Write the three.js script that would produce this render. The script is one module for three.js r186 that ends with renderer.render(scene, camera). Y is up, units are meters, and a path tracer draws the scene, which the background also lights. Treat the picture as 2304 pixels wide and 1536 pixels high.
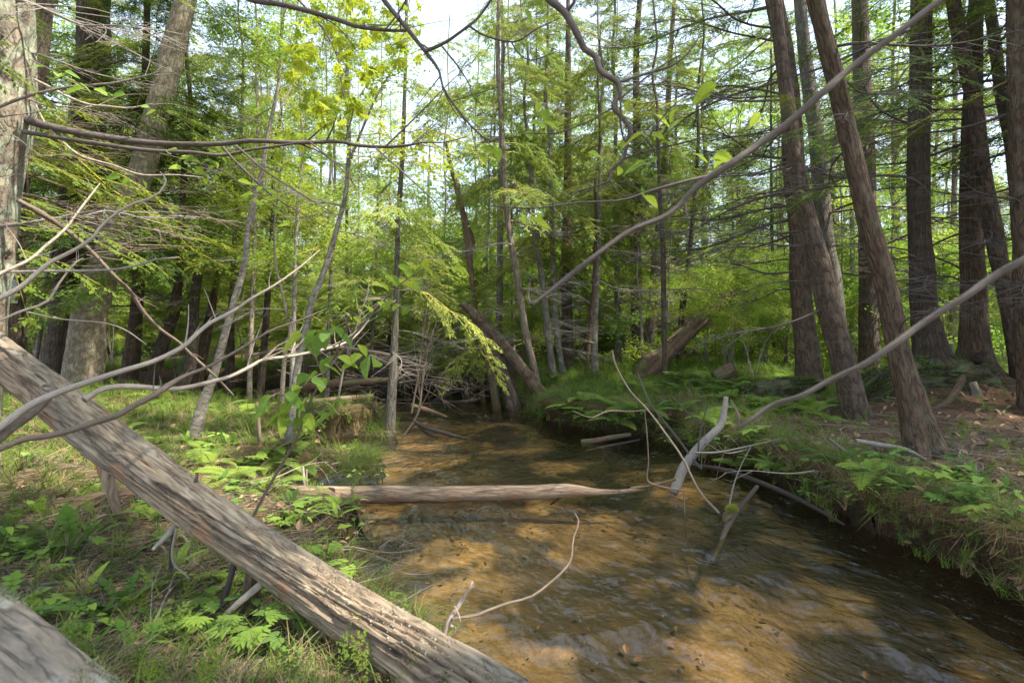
import * as THREE from 'three';
import { mergeGeometries } from 'three/addons/utils/BufferGeometryUtils.js';

// ---------------------------------------------------------------- camera, sky, sun, exposure
const W = 2304, HH = 1536, F = 1280, U0 = 1152, V0 = 725, EYE = 1.45;
const scene = new THREE.Scene();
const camera = new THREE.PerspectiveCamera(2 * Math.atan(768 / F) * 180 / Math.PI, W / HH, 0.05, 400);
camera.position.set(0, EYE, 0);
camera.lookAt(0, EYE, -10);
camera.setViewOffset(W, HH, 0, 768 - V0, W, HH);      // lens shift: the horizon lies at row 725
camera.focus = 6; camera.userData.fStop = 4.5;
const SUN = new THREE.Vector3(0.5, 0.82, 0.16).normalize();
{
  const w = 64, h = 256, data = new Float32Array(w * h * 4);
  for (let j = 0; j < h; j++) {
    const e = ((j + 0.5) / h - 0.5) * Math.PI, t = Math.max(0, Math.sin(e)), k = Math.pow(t, 0.55);
    const c = [0.6 - 0.13 * k, 0.68 - 0.07 * k, 0.82 + 0.05 * k];
    for (let i = 0; i < w; i++) data.set([...c, 1], (j * w + i) * 4);
  }
  const sky = new THREE.DataTexture(data, w, h, THREE.RGBAFormat, THREE.FloatType);
  sky.mapping = THREE.EquirectangularReflectionMapping; sky.magFilter = THREE.LinearFilter; sky.needsUpdate = true;
  scene.background = sky; scene.environment = sky;
}
const sun = new THREE.DirectionalLight(new THREE.Color(1, 0.95, 0.86), 5);
sun.name = 'sun'; sun.position.copy(SUN).multiplyScalar(60); sun.castShadow = true; sun.shadow.radius = 3;
sun.shadow.mapSize.set(4096, 4096);
Object.assign(sun.shadow.camera, { left: -30, right: 30, top: 30, bottom: -30, near: 1, far: 140 });
scene.add(sun, sun.target);
const renderer = new THREE.WebGLRenderer({ antialias: true });
renderer.toneMapping = THREE.LinearToneMapping; renderer.toneMappingExposure = 2.75;
renderer.shadowMap.enabled = true;

// ---------------------------------------------------------------- small tools
function rng(a) { return () => { a |= 0; a = a + 0x6D2B79F5 | 0; let t = Math.imul(a ^ a >>> 15, 1 | a); t = t + Math.imul(t ^ t >>> 7, 61 | t) ^ t; return ((t ^ t >>> 14) >>> 0) / 4294967296; }; }
const clamp = (x, a = 0, b = 1) => Math.min(b, Math.max(a, x));
const lerp = (a, b, t) => a + (b - a) * t;
const smooth = (a, b, x) => { const t = clamp((x - a) / (b - a)); return t * t * (3 - 2 * t); };
const V = (x, y, z) => new THREE.Vector3(x, y, z);
function hash(i, j, k) { let h = Math.imul(i, 374761393) ^ Math.imul(j, 668265263) ^ Math.imul(k, 2147483647 - 1274126177); h = Math.imul(h ^ h >>> 13, 1274126177); return ((h ^ h >>> 16) >>> 0) / 4294967296; }
function noise3(x, y, z) {
  const i = Math.floor(x), j = Math.floor(y), k = Math.floor(z); let a = x - i, b = y - j, c = z - k;
  a = a * a * (3 - 2 * a); b = b * b * (3 - 2 * b); c = c * c * (3 - 2 * c);
  const L = (p, q, t) => p + (q - p) * t;
  return L(L(L(hash(i, j, k), hash(i + 1, j, k), a), L(hash(i, j + 1, k), hash(i + 1, j + 1, k), a), b),
    L(L(hash(i, j, k + 1), hash(i + 1, j, k + 1), a), L(hash(i, j + 1, k + 1), hash(i + 1, j + 1, k + 1), a), b), c);
}
const noise2 = (x, y, s = 0) => noise3(x, y, s + 0.5);
const fbm2 = (x, y, s = 0, o = 4) => { let v = 0, a = 0.5, n = 0; for (let i = 0; i < o; i++) { v += a * noise2(x, y, s + i * 7); n += a; x *= 2.03; y *= 2.03; a *= 0.5; } return v / n; };
// tiling noise for textures: period px, py lattice cells
function tn(x, y, px, py, s) {
  const i = Math.floor(x), j = Math.floor(y); let a = x - i, b = y - j; a = a * a * (3 - 2 * a); b = b * b * (3 - 2 * b);
  const m = (p, q) => ((p % q) + q) % q, h = (p, q) => hash(m(p, px), m(q, py), s);
  return lerp(lerp(h(i, j), h(i + 1, j), a), lerp(h(i, j + 1), h(i + 1, j + 1), a), b);
}
function tfbm(u, v, fx, fy, s, o = 4) { let r = 0, a = 0.5, n = 0; for (let i = 0; i < o; i++) { r += a * tn(u * fx, v * fy, fx, fy, s + i * 13); n += a; fx *= 2; fy *= 2; a *= 0.5; } return r / n; }
const enc = (c) => Math.round(255 * clamp(c <= 0.0031308 ? c * 12.92 : 1.055 * Math.pow(c, 1 / 2.4) - 0.055));
function tex(n, fn, srgb) {                        // fn(u, v) -> [r, g, b] linear, or a height
  const d = new Uint8Array(n * n * 4);
  for (let j = 0; j < n; j++) for (let i = 0; i < n; i++) {
    const c = fn((i + 0.5) / n, (j + 0.5) / n), o = (j * n + i) * 4;
    if (srgb) { d[o] = enc(c[0]); d[o + 1] = enc(c[1]); d[o + 2] = enc(c[2]); } else d[o] = d[o + 1] = d[o + 2] = Math.round(255 * clamp(c));
    d[o + 3] = 255;
  }
  const t = new THREE.DataTexture(d, n, n); t.wrapS = t.wrapT = THREE.RepeatWrapping; t.magFilter = THREE.LinearFilter; t.minFilter = THREE.LinearMipmapLinearFilter; t.generateMipmaps = true;
  if (srgb) t.colorSpace = THREE.SRGBColorSpace; t.needsUpdate = true; return t;
}
const mixc = (a, b, t) => [lerp(a[0], b[0], t), lerp(a[1], b[1], t), lerp(a[2], b[2], t)];
const P = (u, v, d) => V((u - U0) / F * d, EYE - (v - V0) / F * d, -d);   // a pixel of the photograph at a depth in metres

const taken = {};
function numbered(n) { const k = taken[n] = (taken[n] ?? -1) + 1; return k ? n + '_' + String(k).padStart(3, '0') : n; }
function thing(name, label, category, at, group) {
  const o = new THREE.Group(); o.name = numbered(name); o.userData = { label, category }; if (group) o.userData.group = group;
  if (at) o.position.copy(at); scene.add(o); return o;
}
function part(name, geo, mat, parent, kind) {
  const m = new THREE.Mesh(geo, mat); m.name = name; m.castShadow = m.receiveShadow = true; if (kind) m.userData.kind = kind; parent.add(m); return m;
}
function copies(name, geo, mat, list, parent, data) {          // list of {m: Matrix4, c: Color}
  const o = new THREE.InstancedMesh(geo, mat, list.length); o.name = name; o.castShadow = o.receiveShadow = true;
  list.forEach((e, i) => { o.setMatrixAt(i, e.m); if (e.c) o.setColorAt(i, e.c); });
  o.userData = { kind: 'stuff', ...data }; (parent ?? scene).add(o); return o;
}

// ---------------------------------------------------------------- materials
function barkMat(size, seed, fn, bump, extra = {}) {
  const m = new THREE.MeshStandardMaterial({ map: tex(512, (u, v) => fn(u, v).c, true), bumpMap: tex(512, (u, v) => fn(u, v).h), bumpScale: bump, roughness: 0.95, ...extra });
  m.userData.size = size; return m;
}
const furrow = (u, v, s, fx, fy) => { const w = tfbm(u, v, 6, 4, s + 50, 3) - 0.5; const uu = u + w * 0.12, n = tfbm(uu - Math.floor(uu), v, fx, fy, s, 4); return Math.abs(n - 0.5) * 2; };
const barkBrown = barkMat(0.6, 1, (u, v) => {
  const r = Math.pow(furrow(u, v, 3, 16, 4), 0.6), g = tfbm(u, v, 64, 40, 9, 3), l = smooth(0.6, 0.75, tfbm(u, v, 9, 7, 21, 4));
  let c = mixc([0.045, 0.034, 0.026], [0.28, 0.2, 0.135], clamp(r * 0.8 + g * 0.35 - 0.12)); c = mixc(c, [0.19, 0.21, 0.14], l * 0.5);
  return { c, h: clamp(r * 0.8 + g * 0.2) };
}, 0.022, { color: new THREE.Color().setRGB(0.7, 0.655, 0.59) });
const barkGrey = barkMat(0.6, 2, (u, v) => {
  const r = Math.pow(furrow(u, v, 31, 22, 3), 0.5), g = tfbm(u, v, 70, 24, 19, 3), l = smooth(0.58, 0.72, tfbm(u, v, 8, 8, 41, 4));
  let c = mixc([0.06, 0.05, 0.04], [0.31, 0.255, 0.185], clamp(r * 0.75 + g * 0.4 - 0.12)); c = mixc(c, [0.3, 0.31, 0.24], l * 0.5);
  return { c, h: clamp(r * 0.75 + g * 0.25) };
}, 0.018);
const barkPale = barkMat(0.5, 3, (u, v) => {
  const r = Math.pow(furrow(u, v, 61, 14, 6), 0.55), g = tfbm(u, v, 60, 60, 29, 3), l = smooth(0.52, 0.66, tfbm(u, v, 6, 6, 71, 4)), k = smooth(0.6, 0.7, tfbm(u, v, 12, 12, 91, 3));
  let c = mixc([0.13, 0.105, 0.075], [0.52, 0.44, 0.33], clamp(r * 0.7 + g * 0.5 - 0.18)); c = mixc(c, [0.42, 0.4, 0.31], l * 0.6); c = mixc(c, [0.17, 0.16, 0.06], k * 0.5);
  return { c, h: clamp(r * 0.7 + g * 0.3) };
}, 0.014);
const barkLichen = barkMat(0.5, 4, (u, v) => {
  const r = Math.pow(furrow(u, v, 81, 10, 3), 0.6), g = tfbm(u, v, 60, 40, 39, 3), l = smooth(0.4, 0.6, tfbm(u, v, 6, 5, 95, 4)), k = smooth(0.6, 0.68, tfbm(u, v, 5, 3, 97, 3));
  let c = mixc([0.07, 0.05, 0.038], [0.3, 0.25, 0.18], clamp(r * 0.8 + g * 0.4 - 0.15)); c = mixc(c, [0.36, 0.39, 0.25], l * 0.9 * clamp(r + 0.3)); c = mixc(c, [0.28, 0.2, 0.13], k * 0.4);
  return { c, h: clamp(r * 0.8 + g * 0.2) };
}, 0.02);
const deadWood = barkMat(0.5, 5, (u, v) => {
  const r = Math.pow(furrow(u, v, 111, 18, 2), 0.45), g = tfbm(u, v, 90, 12, 49, 3), l = smooth(0.55, 0.68, tfbm(u, v, 4, 3, 115, 4)), k = smooth(0.6, 0.7, tfbm(u, v, 7, 4, 121, 4)), s = smooth(0.35, 0.2, tfbm(u, v, 24, 3, 131, 3));
  let c = mixc([0.1, 0.07, 0.045], [0.5, 0.43, 0.33], clamp(r * 0.75 + g * 0.45 - 0.15)); c = mixc(c, [0.56, 0.52, 0.44], l * 0.55); c = mixc(c, [0.34, 0.19, 0.11], k * 0.55); c = mixc(c, [0.07, 0.05, 0.035], s * 0.7);
  return { c, h: clamp(r * 0.75 + g * 0.25 - s * 0.3) };
}, 0.008, { color: new THREE.Color().setRGB(1.08, 0.93, 0.76) });
const rottenWood = barkMat(0.5, 6, (u, v) => {
  const r = Math.pow(furrow(u, v, 141, 14, 3), 0.5), g = tfbm(u, v, 50, 30, 59, 3), k = smooth(0.5, 0.65, tfbm(u, v, 5, 5, 151, 4));
  let c = mixc([0.05, 0.03, 0.02], [0.3, 0.17, 0.1], clamp(r * 0.7 + g * 0.5 - 0.15)); c = mixc(c, [0.09, 0.11, 0.03], k * 0.6);
  return { c, h: clamp(r * 0.7 + g * 0.3) };
}, 0.012);
const birchBark = barkMat(0.4, 7, (u, v) => {
  const g = tfbm(u, v, 30, 30, 161, 4), lent = smooth(0.62, 0.72, tfbm(u, v, 8, 60, 171, 2)), l = smooth(0.55, 0.65, tfbm(u, v, 7, 9, 181, 4));
  let c = mixc([0.2, 0.17, 0.14], [0.42, 0.38, 0.32], g); c = mixc(c, [0.08, 0.06, 0.05], lent * 0.8); c = mixc(c, [0.5, 0.5, 0.44], l * 0.6);
  return { c, h: clamp(g * 0.6 + 0.3 - lent * 0.3) };
}, 0.005, { color: new THREE.Color().setRGB(0.74, 0.7, 0.63) });
const logWood = deadWood.clone(); logWood.color.setRGB(1, 1, 1); logWood.vertexColors = true; logWood.userData.size = 0.5;
const greyLog = deadWood.clone(); greyLog.color.setRGB(0.78, 0.66, 0.56); greyLog.userData.size = 0.5;
const mossBark = barkLichen.clone(); mossBark.color.setRGB(0.3, 0.33, 0.2); mossBark.userData.size = 0.5;
const tinted = new Map(); function variant(m, k) { if (k % 3 === 0) return m; const key = m.uuid + k % 3; if (!tinted.has(key)) { const c = m.clone(); c.color.multiply(k % 3 === 1 ? new THREE.Color().setRGB(0.74, 0.76, 0.74) : new THREE.Color().setRGB(1.08, 1, 0.92)); c.userData.size = m.userData.size; tinted.set(key, c); } return tinted.get(key); }
const twigTex = tex(256, (u, v) => { const g = tfbm(u, v, 20, 8, 191, 4), k = smooth(0.55, 0.7, tfbm(u, v, 6, 6, 195, 3)); return mixc(mixc([0.5, 0.5, 0.5], [1, 1, 1], g), [0.8, 0.85, 0.72], k * 0.5); }, true);
const twigBump = tex(256, (u, v) => tfbm(u, v, 24, 6, 197, 3));
const twig = (r, g, b) => { const m = new THREE.MeshStandardMaterial({ color: new THREE.Color().setRGB(r, g, b), map: twigTex, bumpMap: twigBump, bumpScale: 0.003, roughness: 0.9 }); m.userData.size = 0.12; return m; };
const twigDark = twig(0.13, 0.1, 0.08), twigBrown = twig(0.23, 0.165, 0.115), twigGrey = twig(0.33, 0.275, 0.22), twigPale = twig(0.5, 0.4, 0.3), twigNear = twig(0.17, 0.132, 0.1), twigWet = twig(0.06, 0.042, 0.03), twigBlack = twig(0.02, 0.015, 0.011);
const leafMat = (r, g, b, t = 0.45, x = {}) => new THREE.MeshPhysicalMaterial({ color: new THREE.Color().setRGB(r, g, b), transmission: t, thickness: 0, roughness: 1, ior: 1.3, specularIntensity: 0.3, side: THREE.DoubleSide, ...x });
const needleMat = leafMat(1, 1, 1, 0.4), broadMat = leafMat(1, 1, 1, 0.5), grassMat = leafMat(1, 1, 1, 0.4);
const dryMat = new THREE.MeshStandardMaterial({ color: 0xffffff, roughness: 0.95, side: THREE.DoubleSide });
const stemWood = new THREE.MeshStandardMaterial({ color: new THREE.Color().setRGB(1.1, 0.75, 0.62), roughness: 0.95 });

// ---------------------------------------------------------------- tubes and branches
function smoothPath(pts, rad, step) {                    // Catmull-Rom through points with radii, resampled
  if (pts.length < 2) return { p: pts, r: rad };
  const c = new THREE.CatmullRomCurve3(pts, false, 'centripetal'), len = c.getLength(), n = Math.max(pts.length * 2, Math.min(400, Math.ceil(len / step)));
  const p = [], r = [], m = pts.length - 1;
  for (let i = 0; i <= n; i++) { const t = i / n, q = t * m, k = Math.min(m - 1, Math.floor(q)); p.push(c.getPoint(t)); r.push(lerp(rad[k], rad[k + 1], q - k)); }
  return { p, r };
}
function tube(pts, rad, { rs = 6, step = 0.1, size = 0.5, disp = null, cap = true, origin = null, raw = false, seed = 0, tone = null } = {}) {
  const { p, r } = raw ? { p: pts, r: rad } : smoothPath(pts, rad, step), n = p.length;
  const pos = [], uv = [], idx = [], col = [], T = V(), N = V(), B = V(); let along = 0;
  const reps = Math.max(1, Math.round(2 * Math.PI * Math.max(...r) / size));
  for (let i = 0; i < n; i++) {
    T.subVectors(p[Math.min(n - 1, i + 1)], p[Math.max(0, i - 1)]).normalize();
    if (i === 0) { N.set(Math.abs(T.y) > 0.8 ? 1 : 0, Math.abs(T.y) > 0.8 ? 0 : 1, 0); }
    N.addScaledVector(T, -N.dot(T)).normalize(); B.crossVectors(T, N);
    if (i) along += p[i].distanceTo(p[i - 1]);
    for (let j = 0; j <= rs; j++) {
      const a = (j % rs) / rs * Math.PI * 2, q = r[i] * (disp ? disp(a, along, i / (n - 1)) : 1), ca = Math.cos(a) * q, sa = Math.sin(a) * q;
      pos.push(p[i].x + N.x * ca + B.x * sa - (origin ? origin.x : 0), p[i].y + N.y * ca + B.y * sa - (origin ? origin.y : 0), p[i].z + N.z * ca + B.z * sa - (origin ? origin.z : 0));
      uv.push(j / rs * reps + seed * 0.37, along / size + seed * 0.61); if (tone) col.push(...tone(a, along));
      if (i && j) { const b = i * (rs + 1) + j, a0 = b - rs - 1; idx.push(a0 - 1, a0, b - 1, a0, b, b - 1); }
    }
  }
  if (cap) for (const e of [0, n - 1]) {
    const k = pos.length / 3; pos.push(p[e].x - (origin ? origin.x : 0), p[e].y - (origin ? origin.y : 0), p[e].z - (origin ? origin.z : 0)); uv.push(0.5, along / size); if (tone) col.push(0.7, 0.6, 0.5);
    for (let j = 0; j < rs; j++) { const b = e * (rs + 1) + j; e ? idx.push(b, b + 1, k) : idx.push(b + 1, b, k); }
  }
  const g = new THREE.BufferGeometry(); g.setAttribute('position', new THREE.Float32BufferAttribute(pos, 3)); g.setAttribute('uv', new THREE.Float32BufferAttribute(uv, 2)); g.setIndex(idx); if (tone) g.setAttribute('color', new THREE.Float32BufferAttribute(col, 3)); g.computeVertexNormals();
  const nn = g.attributes.normal; for (let i = 0; i < n; i++) { const a = i * (rs + 1), b = a + rs, x = nn.getX(a) + nn.getX(b), y = nn.getY(a) + nn.getY(b), z = nn.getZ(a) + nn.getZ(b), l = Math.hypot(x, y, z) || 1; nn.setXYZ(a, x / l, y / l, z / l); nn.setXYZ(b, x / l, y / l, z / l); }
  return g;
}
// bark relief for a trunk: lumps, plates and furrows as a factor on the radius
const relief = (seed, amp = 0.1, fur = 0.08, freq = 3) => (a, l) => { const c = Math.cos(a), s = Math.sin(a);
  return 1 + amp * (noise3(c * 1.3 + seed, l * 1.6, s * 1.3) - 0.5) * 2 + fur * (1 - 2 * Math.abs(noise3(c * freq + seed, l * 1.8 + noise3(c * 2, l * 5, s * 2 + seed), s * freq) - 0.5) * 2) + fur * 0.5 * (noise3(c * freq * 2.5, l * 9 + seed, s * freq * 2.5) - 0.5); };
// branch from photograph pixels [u, v, width px] at depth d (number or [first, last])
function pxPath(px, d, j = 0, R = Math.random) {
  const n = px.length, pts = [], rad = []; let w = px[0][2] ?? 4;
  px.forEach((q, i) => { const dd = Array.isArray(d) ? lerp(d[0], d[1], i / (n - 1)) : d; if (q[2]) w = q[2]; pts.push(P(q[0], q[1], dd).add(V(0, 0, j * (hash(i, Math.round(q[0]), 7) - 0.5)))); rad.push(w / 2 * dd / F); });
  let last = 0; px.forEach((q, i) => { if (q[2]) { for (let k = last + 1; k < i; k++) rad[k] = lerp(rad[last], rad[i], (k - last) / (i - last)); last = i; } });
  return { pts, rad };
}

// ---------------------------------------------------------------- foliage pieces (shared geometries)
class Tri {                                             // triangles without normals (flat), up to two material groups
  constructor() { this.p = []; this.i = []; this.groups = []; this.start = 0; }
  v(a) { this.p.push(a.x, a.y, a.z); return this.p.length / 3 - 1; }
  diamond(o, dir, up, L, Wd, lift = 0) { const s = V().crossVectors(dir, up).normalize(), m = o.clone().addScaledVector(dir, L * 0.45).addScaledVector(up, lift);
    const a = this.v(o), b = this.v(m.clone().addScaledVector(s, Wd / 2)), c = this.v(o.clone().addScaledVector(dir, L)), e = this.v(m.addScaledVector(s, -Wd / 2)); this.i.push(a, b, c, a, c, e); }
  leaf(o, dir, up, L, Wd, fold = 0.2, droop = 0.15) {   // pointed oval, folded along its midrib
    const s = V().crossVectors(dir, up).normalize(), pt = (t, w) => o.clone().addScaledVector(dir, L * t).addScaledVector(s, w * Wd / 2).addScaledVector(up, Math.abs(w) * fold * Wd * 0.5 - droop * L * t * t);
    const k = [pt(0, 0), pt(0.22, 0.75), pt(0.5, 1), pt(0.8, 0.55), pt(1, 0), pt(0.8, -0.55), pt(0.5, -1), pt(0.22, -0.75), pt(0.35, 0), pt(0.7, 0)].map((q) => this.v(q));
    for (const [a, b, c] of [[0, 1, 8], [1, 2, 8], [2, 9, 8], [2, 3, 9], [3, 4, 9], [0, 8, 7], [7, 8, 6], [8, 9, 6], [6, 9, 5], [9, 4, 5]]) this.i.push(k[a], k[b], k[c]); }
  serrated(L, Wd) {                                     // a veined, toothed leaf along +x with texture coordinates
    const n = 13, out = (t) => Math.pow(Math.sin(Math.PI * Math.pow(t, 0.8)), 0.75) * (1 - 0.25 * t), pt = (t, w) => V(L * t, 0.09 * Math.sin(t * 7) * w * w * Wd + Math.abs(w) * Wd * 0.12 - 0.2 * L * t * t + 0.012 * L * Math.sin(t * 40) * Math.abs(w), w * Wd / 2), put = (t, w) => { this.uv.push(t, 0.5 + w / 2); return this.v(pt(t, w)); };
    this.uv = this.uv ?? []; let prev = null; for (let i = 0; i <= n; i++) { const t = i / n, tooth = i % 2 ? 1 : 0.86, w = i === n ? 0.01 : out(t) * tooth + 0.01, row = [put(t, -w), put(t, -w * 0.5), put(t, 0), put(t, w * 0.5), put(t, w)]; if (prev) for (let k = 0; k < 4; k++) this.i.push(prev[k], prev[k + 1], row[k + 1], prev[k], row[k + 1], row[k]); prev = row; } }
  stick(a, b, ra, rb) { const t = V().subVectors(b, a).normalize(), n = V(0, 1, 0); if (Math.abs(t.y) > 0.9) n.set(1, 0, 0); n.addScaledVector(t, -n.dot(t)).normalize(); const m = V().crossVectors(t, n), k = [];
    for (const [o, r] of [[a, ra], [b, rb]]) for (let j = 0; j < 3; j++) { const q = j / 3 * Math.PI * 2; k.push(this.v(o.clone().addScaledVector(n, Math.cos(q) * r).addScaledVector(m, Math.sin(q) * r))); }
    for (let j = 0; j < 3; j++) { const a0 = k[j], a1 = k[(j + 1) % 3], b0 = k[3 + j], b1 = k[3 + (j + 1) % 3]; this.i.push(a0, a1, b0, a1, b1, b0); } }
  group(m) { this.groups.push([this.start, this.i.length - this.start, m]); this.start = this.i.length; }
  geo() { const g = new THREE.BufferGeometry(); g.setAttribute('position', new THREE.Float32BufferAttribute(this.p, 3)); g.setIndex(this.i); if (this.uv) g.setAttribute('uv', new THREE.Float32BufferAttribute(this.uv, 2)); for (const q of this.groups) g.addGroup(...q); return g; }
}
function liveBranch(seed, { len = 1.6, sub = 0.09, subL = 0.5, sprig = 0.14, leafL = 0.035, leafW = 0.014, gap = 0.022, droop = 0.25, hang = 0.2, broad = false, bare = 0.15 }) {
  const R = rng(seed), t = new Tri(), ax = (s) => V(s, -droop * s * s / len + 0.04 * Math.sin(s * 4.3 + seed) + 0.02 * Math.sin(s * 11 + seed), 0.12 * Math.sin(s * 2.1 + seed * 3) * s + 0.02 * Math.sin(s * 9 + seed));
  let prev = ax(0); const runs = [];                                    // runs: [from, to, length] carrying leaves
  for (let s = 0.12; s <= len; s += 0.14) { const q = ax(s); t.stick(prev, q, lerp(0.009, 0.002, (s - 0.14) / len), lerp(0.009, 0.002, s / len)); prev = q; }
  for (let s = len * bare; s < len; s += sub * (0.6 + 0.8 * R())) for (const sd of [-1, 1]) {
    if (R() < 0.14) continue;
    const f = s / len, L = subL * (0.35 + 0.65 * Math.sin(Math.PI * Math.min(1, f * 0.75 + 0.2))) * (0.45 + 0.8 * R()), an = sd * (1.1 - 0.5 * f + 0.5 * (R() - 0.5)), o = ax(s);
    const d = V(Math.cos(an), -hang * (0.2 + R()) + 0.25 * R(), Math.sin(an)).normalize(), m = o.clone().addScaledVector(d, L * 0.5), d2 = d.clone().add(V(0.5 * (R() - 0.2), -hang * (0.4 + 0.8 * R()), 0.5 * (R() - 0.5))).normalize(), e = m.clone().addScaledVector(d2, L * 0.5);
    t.stick(o, m, 0.0028, 0.002); t.stick(m, e, 0.002, 0.001);
    if (broad) { runs.push([o, m, L / 2], [m, e, L / 2]); continue; }
    for (let q = 0.12; q <= 1; q += 0.05 / L * (0.7 + 0.7 * R())) { const b = q < 0.5 ? o.clone().lerp(m, q * 2) : m.clone().lerp(e, q * 2 - 1), dd = q < 0.5 ? d : d2, sv = V().crossVectors(dd, V(0, 1, 0)).normalize();
      for (const s2 of [-1, 1]) { if (R() < 0.15) continue; const l = sprig * (1.05 - 0.65 * q) * (0.5 + 0.8 * R()), g = dd.clone().multiplyScalar(0.8).addScaledVector(sv, s2 * (0.4 + 0.6 * R())).add(V(0, -hang * R() + 0.3 * (R() - 0.5), 0)).normalize(); runs.push([b, b.clone().addScaledVector(g, l), l]); } }
  }
  t.group(0);
  for (const [o, e, L] of runs) {
    const d = V().subVectors(e, o).normalize(), s = V().crossVectors(d, V(0, 1, 0)).normalize();
    for (let q = L * 0.1; q <= L; q += gap * (0.6 + 0.8 * R())) for (const sd of [-1, 1]) {
      const b = o.clone().lerp(e, q / L), dir = d.clone().multiplyScalar(0.8).addScaledVector(s, sd * (0.3 + 0.6 * R())).add(V(0, -hang * R() * 0.5 + 0.3 * (R() - 0.5), 0)).normalize();
      const n = V((R() - 0.5) * 1.2, 1, (R() - 0.5) * 1.2).normalize(), k = (0.6 + 0.7 * R()) * (1 - 0.3 * q / L);
      if (broad) t.leaf(b, dir, n, leafL * k, leafW * k, 0.25, 0.3 * R()); else t.diamond(b, dir, n, leafL * k, leafW * k);
    }
  }
  t.group(1); return t.geo();
}
function clump(seed, n, L, Wd) {                                        // a leafy bough end: leaves scattered through a flattened cloud round forking twigs
  const R = rng(seed), t = new Tri(), tips = [], c = V(0.85, 0.05, 0); t.stick(V(0, 0, 0), V(0.6, 0.05, 0), 0.007, 0.004);
  for (let i = 0; i < 14; i++) { const e = V(0.6 + (R() - 0.25) * 0.95, (R() - 0.45) * 0.6, (R() - 0.5) * 1.1); t.stick(V(0.35 + 0.3 * R(), 0.04, 0), e, 0.003, 0.0012); tips.push(e); }
  t.group(0);
  for (let i = 0; i < n; i++) { const e = tips[i % 14], a = V(0.5, 0.04, 0).lerp(e, 0.35 + 0.75 * R()).add(V((R() - 0.5) * 0.2, (R() - 0.5) * 0.16, (R() - 0.5) * 0.2)), h = R() * 6.283, k = 0.55 + 0.7 * R(); t.diamond(a, V(Math.cos(h), -0.5 * R(), Math.sin(h)).normalize(), V((R() - 0.5) * 1.4, 1, (R() - 0.5) * 1.4).normalize(), L * k, Wd * k); }
  t.group(1); return t.geo();
}
const CLP = [51, 52, 53].map((s) => clump(s, 330, 0.07, 0.05)), CLS = [61, 62].map((s) => clump(s, 420, 0.05, 0.034));
const HEM = [11, 12, 13].map((s) => liveBranch(s, { len: 1.7, sub: 0.085, subL: 0.6, sprig: 0.15, leafL: 0.03, leafW: 0.012, gap: 0.016, droop: 0.35, hang: 0.35 }));
const HMF = [14, 15].map((s) => liveBranch(s, { len: 1.5, sub: 0.075, subL: 0.5, sprig: 0.12, leafL: 0.02, leafW: 0.007, gap: 0.01, droop: 0.35, hang: 0.35 }));
const CED = [21, 22, 23].map((s) => liveBranch(s, { len: 1.4, sub: 0.085, subL: 0.5, sprig: 0.13, leafL: 0.034, leafW: 0.018, gap: 0.018, droop: 0.45, hang: 0.6 }));
const BRO = [31, 32, 33].map((s) => liveBranch(s, { len: 1.3, sub: 0.12, subL: 0.4, leafL: 0.07, leafW: 0.045, gap: 0.06, droop: 0.15, hang: 0.3, broad: true, bare: 0.25 }));
const SMALL = [41, 42].map((s) => liveBranch(s, { len: 0.9, sub: 0.09, subL: 0.3, leafL: 0.045, leafW: 0.03, gap: 0.045, droop: 0.05, hang: 0.15, broad: true, bare: 0.2 }));
const KIND = { clp: [CLP, broadMat], cls: [CLS, broadMat], hmf: [HMF, needleMat], hem: [HEM, needleMat], ced: [CED, needleMat], bro: [BRO, broadMat], sml: [SMALL, broadMat] };
// colours of leaves (linear), picked per branch
const GREEN = { clp: [[0.24, 0.36, 0.04], [0.32, 0.42, 0.05], [0.18, 0.31, 0.04]], cls: [[0.26, 0.37, 0.05], [0.36, 0.44, 0.06], [0.2, 0.32, 0.04]], hmf: [[0.07, 0.12, 0.02], [0.11, 0.17, 0.022], [0.17, 0.22, 0.028]], hem: [[0.08, 0.14, 0.022], [0.14, 0.2, 0.025], [0.2, 0.25, 0.03]], ced: [[0.22, 0.27, 0.05], [0.3, 0.34, 0.07], [0.17, 0.24, 0.04]], bro: [[0.2, 0.3, 0.03], [0.28, 0.36, 0.04], [0.15, 0.26, 0.03]], sml: [[0.2, 0.3, 0.04], [0.27, 0.36, 0.06], [0.15, 0.24, 0.04]], yel: [[0.36, 0.42, 0.04], [0.3, 0.4, 0.04], [0.26, 0.38, 0.05]] };
function tint(kind, R, k = 1) { const p = GREEN[kind], a = p[Math.floor(R() * 3)], b = p[Math.floor(R() * 3)], t = R(), s = k * (0.8 + 0.4 * R()); return new THREE.Color().setRGB(lerp(a[0], b[0], t) * s, lerp(a[1], b[1], t) * s, lerp(a[2], b[2], t) * s); }
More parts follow.
